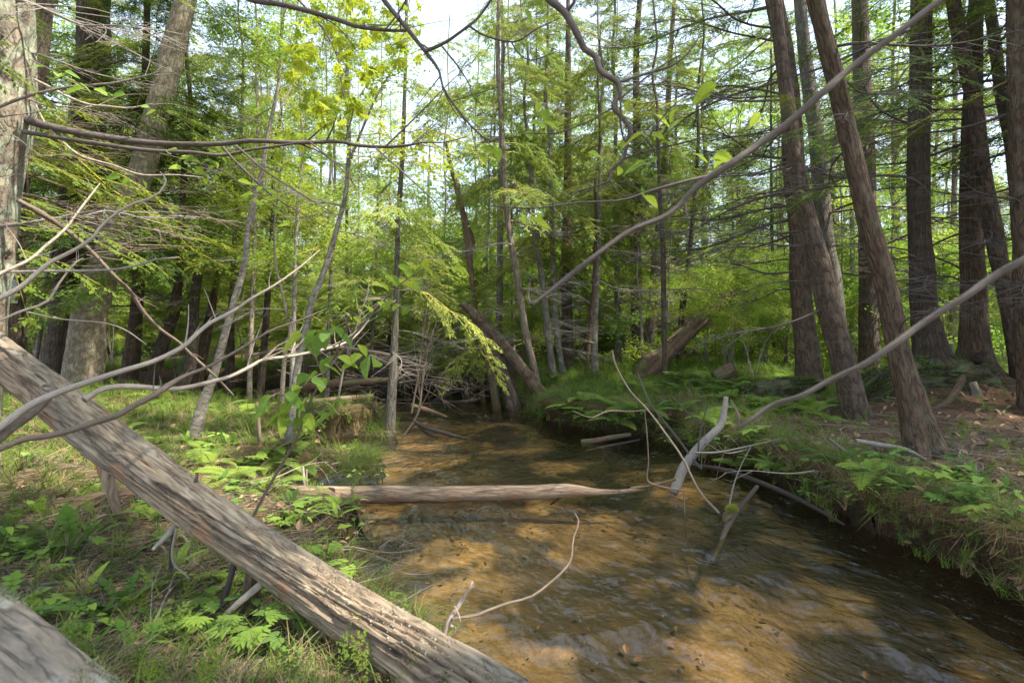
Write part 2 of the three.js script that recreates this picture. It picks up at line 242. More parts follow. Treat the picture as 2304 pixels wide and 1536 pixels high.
// dead limb with drooping twigs (shared)
function deadLimb(seed, len = 1.5, n = 16, wild = 1) {
  const R = rng(seed), g = [], bend = (R() - 0.5) * 0.5, ax = (s) => V(s, -0.22 * s * s / len * (0.5 + R() * 0) + 0.05 * Math.sin(s * 4 + seed), bend * s * s / len + 0.04 * Math.sin(s * 6 + seed));
  const pts = [], rad = []; for (let i = 0; i <= 6; i++) { pts.push(ax(len * i / 6)); rad.push(lerp(0.013, 0.0022, i / 6)); }
  g.push(tube(pts, rad, { rs: 5, step: 0.12, size: 0.12 }));
  for (let k = 0; k < n; k++) {
    const s = len * (0.15 + 0.85 * R()), a = (R() < 0.5 ? -1 : 1) * (0.4 + 0.7 * R()), L = (0.2 + 0.55 * R()) * (1.25 - s / len * 0.6) * wild, o = ax(s), d = V(Math.cos(a), (R() - 0.6) * 0.5, Math.sin(a)).normalize();
    const m = o.clone().addScaledVector(d, L * 0.5).add(V(0, -0.02 * R(), (R() - 0.5) * 0.05)), e = o.clone().addScaledVector(d, L).add(V((R() - 0.5) * 0.1, -0.14 * R() * L, (R() - 0.5) * 0.12));
    g.push(tube([o, m, e], [0.0045, 0.0032, 0.0013], { rs: 3, step: 0.2, size: 0.12 }));
    for (let q = 0; q < 3; q++) { const b = m.clone().lerp(e, R()), e2 = b.clone().add(V((R() - 0.2) * 0.2, (R() - 0.6) * 0.1, (R() - 0.5) * 0.3)); g.push(tube([b, e2], [0.002, 0.001], { rs: 3, step: 0.3, size: 0.12 })); }
  }
  return mergeGeometries(g);
}
const LIMB = [1, 2, 3, 4, 5, 6].map((s) => deadLimb(s * 17, 1.5, 12 + s * 2));
const STICK = [1, 2, 3, 4, 5].map((s) => deadLimb(s * 23 + 5, 1.3, 3 + s, 0.7));
// ---------------------------------------------------------------- the lie of the land (d = metres ahead, x = metres right; the water lies at y = 0)
const LEFT = [[-8, -0.3], [0, -0.1], [2.29, -0.13], [2.56, -0.2], [3.02, -0.6], [3.47, -0.95], [3.75, -0.9], [4.0, -0.72], [4.2, -0.95], [4.7, -1.35], [5.0, -2.0], [5.35, -2.0], [5.5, -1.3], [6.4, -1.4], [6.6, -2.7], [7.0, -2.9], [7.1, -1.5], [7.9, -1.55], [8.2, -2.2], [8.5, -4.2], [9.2, -6], [10, -14], [13.5, -14.01]];
const RIGHT = [[-8, 2.2], [0, 2.3], [2, 2.4], [2.75, 2.47], [3.07, 2.51], [3.47, 2.43], [3.91, 2.28], [4.82, 2.29], [5.54, 2.11], [5.89, 1.9], [6.9, 1.92], [7.14, 1.38], [7.58, 0.88], [8.25, 0.33], [9.05, 0.27], [10, -0.1], [11.25, -0.46], [12, -0.68], [12.5, -2.5], [13, -6], [13.5, -14]];
const at = (t, d) => { if (d <= t[0][0]) return t[0][1]; for (let i = 1; i < t.length; i++) if (d <= t[i][0]) return lerp(t[i - 1][1], t[i][1], (d - t[i - 1][0]) / (t[i][0] - t[i - 1][0])); return t[t.length - 1][1]; };
function near(t, x, d) {
  let best = 1e9, nx = 0, nd = 0;
  for (let i = 1; i < t.length; i++) {
    const [d0, x0] = t[i - 1], [d1, x1] = t[i], ex = x1 - x0, ed = d1 - d0, k = clamp(((x - x0) * ex + (d - d0) * ed) / (ex * ex + ed * ed)), qx = x0 + ex * k, qd = d0 + ed * k, r = (x - qx) ** 2 + (d - qd) ** 2;
    if (r < best) { best = r; nx = x - qx; nd = d - qd; }
  }
  const l = Math.sqrt(best); return [l, l > 1e-6 ? nx / l : 0, l > 1e-6 ? nd / l : 0];
}
function bank(x, d) {                                     // [signed distance from the water's edge, direction out of the water, 1 on the right-hand side]
  const wx = x + 0.2 * (noise2(x * 2.3, d * 2.3, 3) - 0.5) + 0.13 * (noise2(x * 8, d * 8, 5) - 0.5), wd = d + 0.16 * (noise2(x * 2.1, d * 2.1, 9) - 0.5) + 0.1 * (noise2(x * 7, d * 7, 19) - 0.5);
  const a = near(LEFT, wx, wd), b = near(RIGHT, wx, wd), inside = wd < 13.5 && wx > at(LEFT, wd) && wx < at(RIGHT, wd), n = a[0] < b[0] ? a : b, s = inside ? -n[0] : n[0];
  return [s, inside ? -n[1] : n[1], inside ? -n[2] : n[2], a[0] < b[0] ? 0 : 1];
}
const MOUNDS = [[5.0, 7.0, 0.9, 0.42], [5.9, 7.3, 0.8, 0.42], [-1.95, 7.45, 0.5, 0.1], [-6.8, 9.4, 1.8, 0.14], [-1.05, 4.0, 0.2, 0.08], [3.1, 9.2, 1.1, 0.12], [0.95, 9.3, 0.6, 0.1], [-3.6, 3.6, 0.9, 0.16], [3.9, 4.3, 0.8, 0.06], [-0.9, 2.5, 0.9, -0.16], [-1.4, 3.1, 0.6, -0.08], [0.5, 9.5, 0.8, -0.2], [-0.2, 10.2, 0.7, -0.18], [-1.35, 3.8, 0.75, -0.17], [-1.75, 4.5, 0.6, -0.2]];
function landAt(x, d, b = bank(x, d)) {
  const [s, , , rt] = b, n = fbm2(x * 0.9, d * 0.9, 11, 4) - 0.5, f = fbm2(x * 4.5, d * 4.5, 17, 3) - 0.5;
  if (s < 0) return Math.max(-0.55, -0.05 + s * 1.6);
  const hgt = (rt ? 0.36 : 0.3) + 0.1 * smooth(0.5, 4, s), w = rt ? 0.22 : lerp(0.2, 0.6, smooth(0.25, 0.75, noise2(x * 1.2, d * 1.2, 23)));
  const islet = rt ? 1 : lerp(0.42, 1, smooth(0.4, 0.9, Math.hypot((x + 1.75) / 0.9, (d - 5.95) / 0.6)));
  let y = -0.05 + (hgt + 0.05) * smooth(0, w, s) * islet + (n * 0.3 + f * 0.09) * smooth(0.05, 0.8, s);
  for (const [mx, md, r, h] of MOUNDS) { const q = ((x - mx) ** 2 + (d - md) ** 2) / (r * r); if (q < 6) y += h * Math.exp(-q * 1.4); }
  if (s > 0.12) y = Math.max(y, 0.03 + 0.03 * n); return y + 1.6 * smooth(40, 140, Math.hypot(x, d));
}
const groundY = (x, z) => landAt(x, -z);
function groundHit(u, v, lo = 1.2, hi = 40) {             // where the line of sight through a pixel meets the land or the water
  let d = lo; for (; d < hi; d += 0.03 + d * 0.004) { const q = P(u, v, d); if (q.y <= Math.max(0, landAt(q.x, d))) break; } return P(u, v, d);
}

const clearing = (x, d) => x > -2.5 && x < -0.5 && d > 3.5 && d < 4.95;                 // bare low shore before the crossing log
// ground sheet
const litter = (() => {
  const n = 1024, cv = document.createElement('canvas'); cv.width = cv.height = n; const c = cv.getContext('2d'), R = rng(5);
  c.fillStyle = '#5a4836'; c.fillRect(0, 0, n, n);
  for (let k = 0; k < 9000; k++) {
    const x = R() * n, y = R() * n, L = 6 + R() * R() * 60, a = R() * 6.283, h = 18 + R() * 24, l = 14 + R() * 34;
    c.strokeStyle = `hsl(${h},${14 + R() * 26}%,${l}%)`; c.lineWidth = 0.8 + R() * 2.6;
    for (const ox of [0, -n]) for (const oy of [0, -n]) { if ((ox && x < n - 70) || (oy && y < n - 70)) continue; c.beginPath(); c.moveTo(x + ox, y + oy); c.quadraticCurveTo(x + ox + Math.cos(a + 0.4) * L / 2, y + oy + Math.sin(a + 0.4) * L / 2, x + ox + Math.cos(a) * L, y + oy + Math.sin(a) * L); c.stroke(); }
  }
  const t = new THREE.CanvasTexture(cv); t.wrapS = t.wrapT = THREE.RepeatWrapping; t.colorSpace = THREE.SRGBColorSpace; return t;
})();
const litterBump = litter.clone(); litterBump.colorSpace = THREE.NoColorSpace; litterBump.needsUpdate = true;
const groundMat = new THREE.MeshStandardMaterial({ map: litter, bumpMap: litterBump, bumpScale: 0.02, vertexColors: true, roughness: 1 });
{
  const xs = [], ds = []; const span = (arr, a, b, st) => { for (let x = a; x < b - 1e-6; x += st) arr.push(x); };
  span(xs, -150, -30, 15); span(xs, -30, -12, 1.2); span(xs, -12, -5, 0.25); span(xs, -5, -3, 0.08); span(xs, -3, 4.2, 0.04); span(xs, 4.2, 7, 0.12); span(xs, 7, 14, 0.4); span(xs, 14, 34, 1.6); span(xs, 34, 151, 16);
  span(ds, -30, -2, 4); span(ds, -2, 1.4, 0.3); span(ds, 1.4, 6, 0.04); span(ds, 6, 10, 0.055); span(ds, 10, 14, 0.1); span(ds, 14, 24, 0.4); span(ds, 24, 50, 2); span(ds, 50, 161, 18);
  const nx = xs.length, nd = ds.length, pos = new Float32Array(nx * nd * 3), uv = new Float32Array(nx * nd * 2), col = new Float32Array(nx * nd * 3), idx = [];
  for (let j = 0; j < nd; j++) for (let i = 0; i < nx; i++) {
    const x = xs[i], d = ds[j], k = j * nx + i, b = bank(x, d), y = landAt(x, d, b); let px = x, pd = d;
    if (b[0] > -0.45 && b[0] < 0.6 && d < 9) { const sh = (b[3] ? 0.2 : 0.12) * (1 - smooth(0.02, 0.3, y)) * (b[0] < 0 ? Math.max(0, 1 + b[0] / 0.45) : 1) - 0.06 * smooth(0.2, 0.32, y) * smooth(0.6, 0.2, b[0]); px += b[1] * sh; pd += b[2] * sh; }
    pos.set([px, y, -pd], k * 3); uv.set([px / 1.3, pd / 1.3], k * 2);
    const s = b[0], m = fbm2(x * 1.1 + 9, d * 1.1, 31, 4), soil = smooth(0.25, -0.05, s), green = smooth(0.42, 0.6, m + (b[3] ? (x > 2.6 && d < 6.5 ? -0.12 : 0.06) : 0.08)), fine = 0.75 + 0.5 * noise2(x * 14, d * 14, 7);
    let c = mixc([0.95, 0.76, 0.58], [0.52, 0.68, 0.26], green * 0.7); c = mixc(c, [0.11, 0.085, 0.06], soil * 0.9); col.set(c.map((q) => q * fine), k * 3);
    if (i && j) idx.push(k - nx - 1, k - nx, k - 1, k - nx, k, k - 1);
  }
  const g = new THREE.BufferGeometry(); g.setAttribute('position', new THREE.BufferAttribute(pos, 3)); g.setAttribute('uv', new THREE.BufferAttribute(uv, 2)); g.setAttribute('color', new THREE.BufferAttribute(col, 3)); g.setIndex(idx); g.computeVertexNormals();
  const m = part('ground', g, groundMat, scene, 'structure'); m.userData.label = 'forest floor of leaf litter, moss and black soil banks'; m.userData.category = 'ground';
}
// stream bed
{
  const xs = [], ds = []; for (let x = -13; x < -3; x += 0.3) xs.push(x); for (let x = -3; x < 3.3; x += 0.045) xs.push(x); for (let d = -3; d < 1.6; d += 0.3) ds.push(d); for (let d = 1.6; d < 9; d += 0.045) ds.push(d); for (let d = 9; d < 14.2; d += 0.12) ds.push(d);
  const nx = xs.length, nd = ds.length, pos = [], uv = [], col = [], idx = [];
  for (let j = 0; j < nd; j++) for (let i = 0; i < nx; i++) {
    const x = xs[i], d = ds[j], k = j * nx + i, fl = x * 0.35 + d * 0.9, cr = x * 0.9 - d * 0.35;
    const big = fbm2(x * 0.9, d * 0.9, 41, 4), rip = fbm2(cr * 2.4 + 3, fl * 5 + 2 * big, 47, 3);
    const y = -0.2 - 0.09 * (big - 0.5) * 2 - 0.03 * (rip - 0.5);
    pos.push(x, y, -d); uv.push(x / 0.8, d / 0.8);
    const deb = smooth(0.46, 0.53, fbm2(cr * 2.2 + 5, fl * 1.7, 53, 5)), wisp = smooth(0.5, 0.62, fbm2(cr * 9, fl * 3.5, 59, 4)), rust = smooth(0.58, 0.7, fbm2(x * 1.3 + 20, d * 1.3, 61, 3));
    let c = mixc([0.4, 0.265, 0.11], [0.13, 0.09, 0.048], smooth(0.35, 0.62, big)); c = mixc(c, [0.3, 0.15, 0.05], rust * 0.45); c = mixc(c, [0.03, 0.024, 0.013], clamp(deb * 0.9 + wisp * 0.6));
    col.push(...c); if (i && j) idx.push(k - nx - 1, k - nx, k - 1, k - nx, k, k - 1);
  }
  const g = new THREE.BufferGeometry(); g.setAttribute('position', new THREE.Float32BufferAttribute(pos, 3)); g.setAttribute('uv', new THREE.Float32BufferAttribute(uv, 2)); g.setAttribute('color', new THREE.Float32BufferAttribute(col, 3)); g.setIndex(idx); g.computeVertexNormals();
  const sand = tex(512, (u, v) => { const a = tfbm(u, v, 120, 120, 201, 2), b = tfbm(u, v, 14, 14, 205, 4), k = smooth(0.66, 0.72, tfbm(u, v, 40, 40, 211, 3)); const q = 0.75 + 0.5 * (a - 0.5) + 0.6 * (b - 0.5) - 0.15 * k; return [q, q, q]; }, true);
  const m = part('stream_bed', g, new THREE.MeshStandardMaterial({ map: sand, vertexColors: true, roughness: 1 }), scene, 'structure'); m.userData.label = 'golden sandy stream bed with dark drifts of debris'; m.userData.category = 'stream bed';
}
// water: a thin rippled sheet
{
  const xs = [], ds = []; for (let x = -13; x < -3; x += 0.2) xs.push(x); for (let x = -3; x < 3.2; x += 0.026) xs.push(x); for (let d = -3; d < 1.7; d += 0.25) ds.push(d); for (let d = 1.7, st = 0.018; d < 14; d += st, st = 0.018 + 0.004 * Math.max(0, d - 2)) ds.push(d);
  const nx = xs.length, nd = ds.length, pos = [], uv = [], idx = [];
  for (let j = 0; j < nd; j++) for (let i = 0; i < nx; i++) {
    const x = xs[i], d = ds[j], k = j * nx + i, t = smooth(2, 8, d), ax = lerp(0.75, 0.2, t), fx = ax / Math.hypot(ax, 1), fd = -1 / Math.hypot(ax, 1);      // flow towards the camera and to the right
    const w = noise2(x * 1.3, d * 1.3, 71) - 0.5, fl = x * fx + d * fd + w * 0.3, cr = x * -fd + d * fx + w * 0.25;
    const str = 0.35 + 0.65 * smooth(0.3, 0.7, fbm2(x * 0.8, d * 0.8, 77, 3)) + 1.3 * Math.exp(-(((x + 0.6) / 1.1) ** 2) - ((d - 8.9) / 0.7) ** 2) + 0.9 * Math.exp(-(((x - 1.7) / 0.6) ** 2) - ((d - 4.7) / 0.5) ** 2) + 0.8 * Math.exp(-(((x - 1.3) / 0.9) ** 2) - ((d - 2.9) / 0.8) ** 2) + 0.5 * Math.exp(-(((x - 0.5) / 0.4) ** 2) - ((d - 2.5) / 0.25) ** 2);
    let y = str * (0.05 * (noise2(cr * 4.5, fl * 2.6, 81) - 0.5) + 0.044 * (noise2(cr * 10, fl * 5.5, 83) - 0.5) + 0.016 * (noise2(cr * 26, fl * 9, 85) - 0.5));
    // the small step where water slides over the sunken stick near the camera, and the hump over the log's wet end
    const sx = clamp((x - 0.05) / 0.65), sd = 2.5 + 0.14 * sx; y += 0.02 * Math.exp(-(((d - sd - 0.06) / 0.07) ** 2)) * smooth(-0.1, 0.1, x) * smooth(0.85, 0.6, x) - 0.016 * Math.exp(-(((d - sd + 0.08) / 0.08) ** 2)) * smooth(-0.1, 0.1, x) * smooth(0.85, 0.6, x);
    pos.push(x, y, -d); uv.push(cr / 0.9, fl / 1.3); if (i && j) idx.push(k - nx - 1, k - nx, k - 1, k - nx, k, k - 1);
  }
  const g = new THREE.BufferGeometry(); g.setAttribute('position', new THREE.Float32BufferAttribute(pos, 3)); g.setAttribute('uv', new THREE.Float32BufferAttribute(uv, 2)); g.setIndex(idx); g.computeVertexNormals();
  const bump = tex(512, (u, v) => 0.6 * tfbm(u, v, 16, 14, 221, 4) + 0.4 * (1 - Math.abs(tfbm(u, v, 12, 10, 231, 3) - 0.5) * 2));
  const m = part('water', g, new THREE.MeshPhysicalMaterial({ color: new THREE.Color().setRGB(0.76, 0.7, 0.56), transmission: 1, thickness: 0, roughness: 0.015, ior: 1.5, bumpMap: bump, bumpScale: 0.028 }), scene, 'structure');
  m.userData.label = 'clear shallow stream water with ripples flowing over sand'; m.userData.category = 'water';
}
// ---------------------------------------------------------------- trees
// spec: trunk pixels [u, v, width], depth, bark, height, live branches {k, n, from, to, len, c}, dead limbs {n, from, to, len}
let treeSeed = 100;
function tree(name, label, group, px, d, bark, o = {}) {
  const seed = ++treeSeed, R = rng(seed * 77), { pts, rad } = pxPath(px, d), base0 = pts[0];
  const top = o.h ?? 12, end = pts[pts.length - 1], prev = pts[pts.length - 2], y0 = Math.min(base0.y, groundY(base0.x, base0.z) + 0.02) - 0.12;
  const P2 = [], R2 = [];
  if (base0.y - y0 > 0.02) { const dir = V().subVectors(pts[0], pts[1]); dir.multiplyScalar((base0.y - y0) / Math.max(0.15, Math.abs(dir.y))); if (dir.length() > (base0.y - y0) * 1.6) dir.setLength((base0.y - y0) * 1.6); P2.push(base0.clone().add(dir)); R2.push(rad[0] * 1.12); }
  P2.push(...pts); R2.push(...rad);
  if (!o.snag && end.y < top) {
    const dir = V().subVectors(end, prev).normalize(); dir.x *= 0.6; dir.z += (R() - 0.5) * 0.08; dir.y = Math.max(dir.y, 0.8); dir.normalize();
    const n = 5, L = (top - end.y) / dir.y; for (let i = 1; i <= n; i++) { P2.push(end.clone().addScaledVector(dir, L * i / n).add(V((R() - 0.5) * 0.15, 0, (R() - 0.5) * 0.15))); R2.push(lerp(rad[rad.length - 1], 0.012, i / n)); }
  }
  const origin = P2[0].clone(), t = thing(name, label, 'tree', origin, group);
  const r0 = rad[0], rs = r0 * F / (Array.isArray(d) ? d[0] : d) > 14 ? 22 : r0 > 0.05 ? 12 : 7, flare = o.flare ?? 0.25, rl = relief(seed, o.lump ?? 0.09, o.fur ?? 0.09, o.freq ?? 3);
  part('trunk', tube(P2, R2, { rs, step: rs > 20 ? 0.06 : 0.16, size: bark.userData.size, origin, seed, disp: (a, l, f) => rl(a, l) * (1 + flare * Math.exp(-l * 4) * (1 + 0.8 * Math.sin(a * 3 + seed) + 0.5 * Math.sin(a * 5 + seed * 2))) }), variant(bark, seed), t);
  const path = new THREE.CatmullRomCurve3(P2, false, 'centripetal'), yAt = (y) => { let a = 0, b = 1; for (let i = 0; i < 24; i++) { const m = (a + b) / 2; path.getPoint(m).y < y ? a = m : b = m; } return path.getPoint(a); };
  if (o.dead) { const { n, from, to, len, mat = twigDark, face } = o.dead;
    for (let i = 0; i < n; i++) {
      const y = lerp(from, to, (i + R()) / n), q = yAt(y), m = part('limb', LIMB[Math.floor(R() * LIMB.length)], mat, t), L = len * (0.6 + 0.7 * R()) / 1.5;
      m.position.copy(q).sub(origin); m.rotation.order = 'YZX'; m.rotation.set((R() - 0.5) * 0.6, face !== undefined ? face + (R() - 0.5) * 2.4 : R() * 6.283, (o.dead.up ?? 0.05) + (R() - 0.5) * 0.5); m.scale.set(L, L * (0.8 + 0.5 * R()), L * (R() < 0.5 ? -1 : 1));
    } }
  for (const c of [].concat(o.live ?? [])) {
    const [geos, leafy] = KIND[c.k], list = [], up = V(0, 1, 0);
    const cn = Math.round(c.n * (d < 9 ? 1 : 1.35)); for (let i = 0; i < cn; i++) {
      const f = (i + R()) / cn, y = lerp(c.from, c.to, f), q = yAt(y), L = c.len * (c.taper === 0 ? 1 : 1 - 0.72 * f) * (0.6 + 0.7 * R()) / 1.5, az = c.face !== undefined ? c.face + (R() - 0.5) * (c.spread ?? 2.2) : R() * 6.283;
      const qt = new THREE.Quaternion().setFromEuler(new THREE.Euler((R() - 0.5) * 0.7, az, lerp(c.low ?? -0.15, 0.45, f) + (R() - 0.5) * 0.35, 'YZX'));
      list.push({ m: new THREE.Matrix4().compose(q.sub(origin), qt, V(L, L * (0.8 + 0.6 * R()), L * (R() < 0.5 ? -1 : 1))), c: tint(c.c ?? c.k, R, c.bright ?? 1) });
    }
    copies('crown', geos[seed % geos.length], [stemWood, leafy], list, t);
  }
  return t;
}
const Dd = (n, from, to, len, mat, face, up) => ({ n, from, to, len, mat, face, up });
const Lv = (k, n, from, to, len, x = {}) => ({ k, n, from, to, len, ...x });
// --- trees on the bank beyond the fern slope (right of the stream)
tree('cedar_tree', 'tall straight brown cedar trunk beside the leaning twin with a dark fork above', null, [[1828, 885, 60], [1806, 700, 42], [1798, 512, 42], [1788, 400, 43], [1780, 250, 40], [1762, 100, 38], [1742, 0, 36]], 8.2, barkBrown, { h: 12, dead: Dd(22, 1.8, 6, 2.4, twigDark, 2.6, 0.1), live: Lv('hem', 10, 4.2, 12, 2.4, { face: 2.6, spread: 4 }) });
tree('cedar_tree', 'dark brown trunk leaning in front of the straight cedar, patch of needles round its foot', null, [[1926, 940, 50], [1896, 800, 47], [1868, 700, 47], [1846, 600, 44], [1822, 512, 38], [1800, 420, 34], [1775, 250, 30], [1750, 50, 26]], 6.1, barkBrown, { h: 9, dead: Dd(9, 1.5, 4, 1.5, twigDark, 2.2), live: Lv('hmf', 6, 3.9, 9, 2, { low: 0 }) });
tree('hemlock_tree', 'slimmer hemlock trunk standing half hidden behind the two crossing cedars', null, [[1895, 850, 40], [1875, 650, 36], [1855, 512, 34], [1846, 400, 33], [1832, 270, 30], [1812, 130, 27], [1800, 0, 24]], 10, barkGrey, { h: 13, dead: Dd(12, 2, 6, 1.6), live: Lv('hem', 9, 4.5, 13, 2.2) });
tree('cedar_tree', 'stringy barked cedar leaning out towards the stream, its foot on bare needle litter', null, [[2078, 1015, 72], [2052, 900, 52], [2026, 800, 43], [2006, 700, 42], [1984, 600, 40], [1958, 512, 40], [1930, 400, 37], [1908, 300, 36], [1886, 200, 35], [1860, 100, 34], [1836, 0, 33]], 4.55, barkBrown, { h: 9, fur: 0.16, freq: 4, flare: 0.3, dead: Dd(10, 1.2, 3.6, 1.1), live: [Lv('hmf', 3, 2.4, 3.6, 0.9), Lv('ced', 14, 5, 9, 1.6)] });
tree('cedar_tree', 'straight cedar trunk between the two leaning ones, rising behind the mossy mound', null, [[1958, 860, 42], [1956, 700, 37], [1952, 512, 35], [1948, 350, 36], [1938, 100, 32], [1936, 0, 31]], 10.5, barkBrown, { h: 14, dead: Dd(14, 2, 6, 2), live: Lv('hem', 9, 5, 14, 2.4) });
tree('hemlock_tree', 'thick upright dark trunk spreading its foot over the mossy mound', null, [[2106, 860, 100], [2098, 790, 66], [2082, 700, 50], [2076, 600, 46], [2070, 512, 42], [2068, 300, 42], [2073, 100, 40], [2072, 0, 38]], 7, barkBrown, { h: 14, flare: 0.35, dead: Dd(12, 1.8, 5, 1.9), live: Lv('hmf', 10, 4.2, 14, 2.6) });
const rooted = tree('hemlock_tree', 'upright dark trunk with a stout root arching down from its mound', null, [[2195, 860, 92], [2196, 780, 58], [2192, 700, 48], [2188, 512, 42], [2187, 300, 38], [2190, 200, 34], [2195, 60, 30], [2200, 0, 28]], 7.3, barkBrown, { h: 13, flare: 0.35, dead: Dd(12, 1.8, 5, 1.7), live: Lv('hmf', 9, 3.9, 13, 2.4) });
{ const { pts, rad } = pxPath([[2205, 800, 34], [2232, 830, 34], [2262, 862, 30], [2288, 895, 24], [2300, 912, 18]], 7); part('root', tube(pts, rad, { rs: 12, step: 0.06, size: 0.6, origin: rooted.position, disp: relief(3) }), barkBrown, rooted); }
tree('hemlock_tree', 'slanting dark trunk crossing in front of the tree with the arched root', null, [[2306, 880, 36], [2290, 800, 32], [2272, 700, 32], [2252, 600, 32], [2236, 512, 34], [2210, 367, 29], [2194, 233, 28], [2172, 133, 28], [2146, 0, 26]], 6.9, barkBrown, { h: 10, dead: Dd(8, 1.6, 4.5, 1.4), live: Lv('hmf', 7, 4, 10, 2) });
tree('hemlock_tree', 'thin leaning dark trunk behind the slanting one at the wood edge', null, [[2330, 840, 30], [2300, 512, 28], [2276, 333, 23], [2258, 233, 22], [2240, 100, 22], [2228, 0, 20]], 8, barkBrown, { h: 11, dead: Dd(8, 2, 5.5, 1.6), live: Lv('hem', 8, 4.2, 11, 2) });
tree('hemlock_tree', 'blackish trunk closing the row past the thin leaning one', null, [[2330, 900, 60], [2312, 600, 50], [2300, 300, 46], [2296, 0, 46]], 6, barkBrown, { h: 12, dead: Dd(10, 1.8, 5, 1.6), live: Lv('hmf', 10, 3.6, 12, 2.4) });
// --- middle: wood behind the bend
const M = (label, px, d, bark, o) => tree('cedar_tree', label, null, px, d, bark, o);
M('stoutest straight trunk of the cluster behind the bend, standing past the leaning pair', [[1277, 838, 27], [1275, 600, 24], [1277, 400, 18], [1278, 200, 14], [1278, 0, 9]], 12, barkBrown, { h: 12, dead: Dd(12, 1.2, 5, 1.4, twigGrey), live: Lv('ced', 40, 2.6, 12, 1.8) });
M('straight reddish brown trunk paired with a slanting neighbour behind the broken stump', [[1437, 815, 27], [1433, 700, 26], [1430, 512, 22], [1433, 333, 18], [1432, 100, 13]], 12.5, barkBrown, { h: 13, dead: Dd(16, 1.2, 5.5, 1.7, twigGrey), live: Lv('ced', 34, 3.6, 13, 1.8) });
M('grey trunk slanting away beside the straight reddish one', [[1460, 812, 25], [1468, 700, 25], [1476, 600, 22], [1488, 460, 18], [1500, 300, 13]], 12.8, barkGrey, { h: 12, dead: Dd(14, 1.2, 5, 1.7, twigGrey), live: Lv('ced', 30, 4, 12, 1.8) });
M('thin black stem rising through the broken stump', [[1497, 870, 11], [1494, 700, 12], [1492, 560, 12], [1486, 460, 9], [1480, 300, 7]], 9.4, barkBrown, { h: 7, flare: 0.1, dead: Dd(10, 1, 3.5, 1.1, twigDark), live: Lv('hem', 10, 3.5, 7, 1.2) });
M('pale stem with a bare forked foot beside the dark slanting sapling', [[1340, 850, 17], [1337, 750, 15], [1345, 600, 12], [1350, 400, 9], [1352, 250, 7]], 10.7, barkPale, { h: 9, dead: Dd(8, 1, 4, 1.2, twigGrey), live: Lv('ced', 26, 3, 9, 1.5) });
M('thin dark sapling slanting close by the pale stem', [[1318, 852, 10], [1328, 740, 10], [1336, 640, 9], [1342, 500, 7]], 10.5, barkBrown, { h: 7, dead: Dd(6, 1, 4, 1, twigGrey), live: Lv('ced', 16, 3, 7, 1.2) });
M('brown stem leaning left of the stout trunk, forked with a pale sister', [[1246, 850, 15], [1232, 740, 15], [1222, 640, 13], [1203, 530, 10], [1195, 400, 8]], 10.6, barkGrey, { h: 8, dead: Dd(8, 1, 4, 1.1, twigGrey), live: Lv('ced', 22, 2.8, 8, 1.3) });
M('pale barked sister stem with exposed roots', [[1268, 845, 13], [1252, 740, 14], [1246, 620, 13], [1240, 450, 10], [1236, 300, 8]], 10.9, barkPale, { h: 9, dead: Dd(8, 1, 4, 1.1, twigGrey), live: Lv('ced', 24, 2.8, 9, 1.4) });
M('tall slender grey trunk curving up from behind the leaning pair', [[1208, 862, 18], [1198, 812, 16], [1182, 745, 15], [1162, 612, 14], [1145, 512, 13.5], [1134, 400, 12.5], [1128, 267, 11.5], [1121, 167, 10], [1122, 0, 8]], 9.8, barkGrey, { h: 11, flare: 0.15, dead: Dd(14, 2, 6.5, 1.3, twigGrey), live: Lv('ced', 34, 3.6, 11, 1.6, { bright: 1.2 }) });
M('brown trunk standing alone between the pale stem and the reddish one', [[1392, 818, 15], [1390, 700, 14], [1388, 550, 12], [1385, 350, 9]], 13, barkGrey, { h: 11, dead: Dd(10, 1.2, 5, 1.4, twigGrey), live: Lv('ced', 28, 3, 11, 1.5) });
M('thin dark leaning stem past the broken stump', [[1528, 812, 13], [1535, 700, 13], [1548, 600, 11], [1560, 480, 9], [1572, 300, 7]], 12, barkBrown, { h: 9, dead: Dd(12, 1.2, 5, 1.4, twigGrey), live: Lv('ced', 14, 4, 9, 1.4) });
// --- the leaning broken group at the water's edge
M('bark stripped broken trunk leaning far over the stream from the bank corner', [[1222, 895, 32], [1180, 838, 29], [1135, 783, 27], [1101, 742, 25], [1068, 708, 22], [1038, 682, 14]], 9.6, barkBrown, { snag: 1, h: 3, fur: 0.1, dead: Dd(5, 0.9, 1.6, 0.8, twigGrey) });
M('mossy footed trunk leaning under the longer broken one', [[1152, 902, 32], [1128, 829, 28], [1102, 772, 25], [1088, 740, 22], [1072, 700, 17]], 9.6, barkBrown, { snag: 1, h: 3, fur: 0.1, dead: Dd(6, 0.9, 1.7, 0.7, twigGrey) });
M('dark rotten stem leaning at the water side of the group', [[1116, 908, 18], [1106, 845, 16], [1094, 795, 12], [1085, 760, 8]], 9.5, rottenWood, { snag: 1, h: 2 });
M('slim leaning stem squeezed between the two broken trunks', [[1161, 885, 13], [1148, 830, 13], [1138, 795, 12], [1122, 760, 9]], 9.9, barkGrey, { snag: 1, h: 2 });
M('torn reddish brown snag with knobs rising over the cedar sprays', [[1085, 870, 9], [1070, 700, 9], [1060, 620, 11], [1054, 575, 17], [1056, 545, 22], [1050, 512, 17], [1040, 470, 13], [1030, 430, 11], [1015, 380, 9], [1003, 320, 6]], 10.5, rottenWood, { snag: 1, h: 4, lump: 0.35, fur: 0.2, dead: Dd(5, 2, 4, 0.7, twigDark), live: Lv('ced', 16, 0.7, 2.3, 1.1, { bright: 1.15 }) });
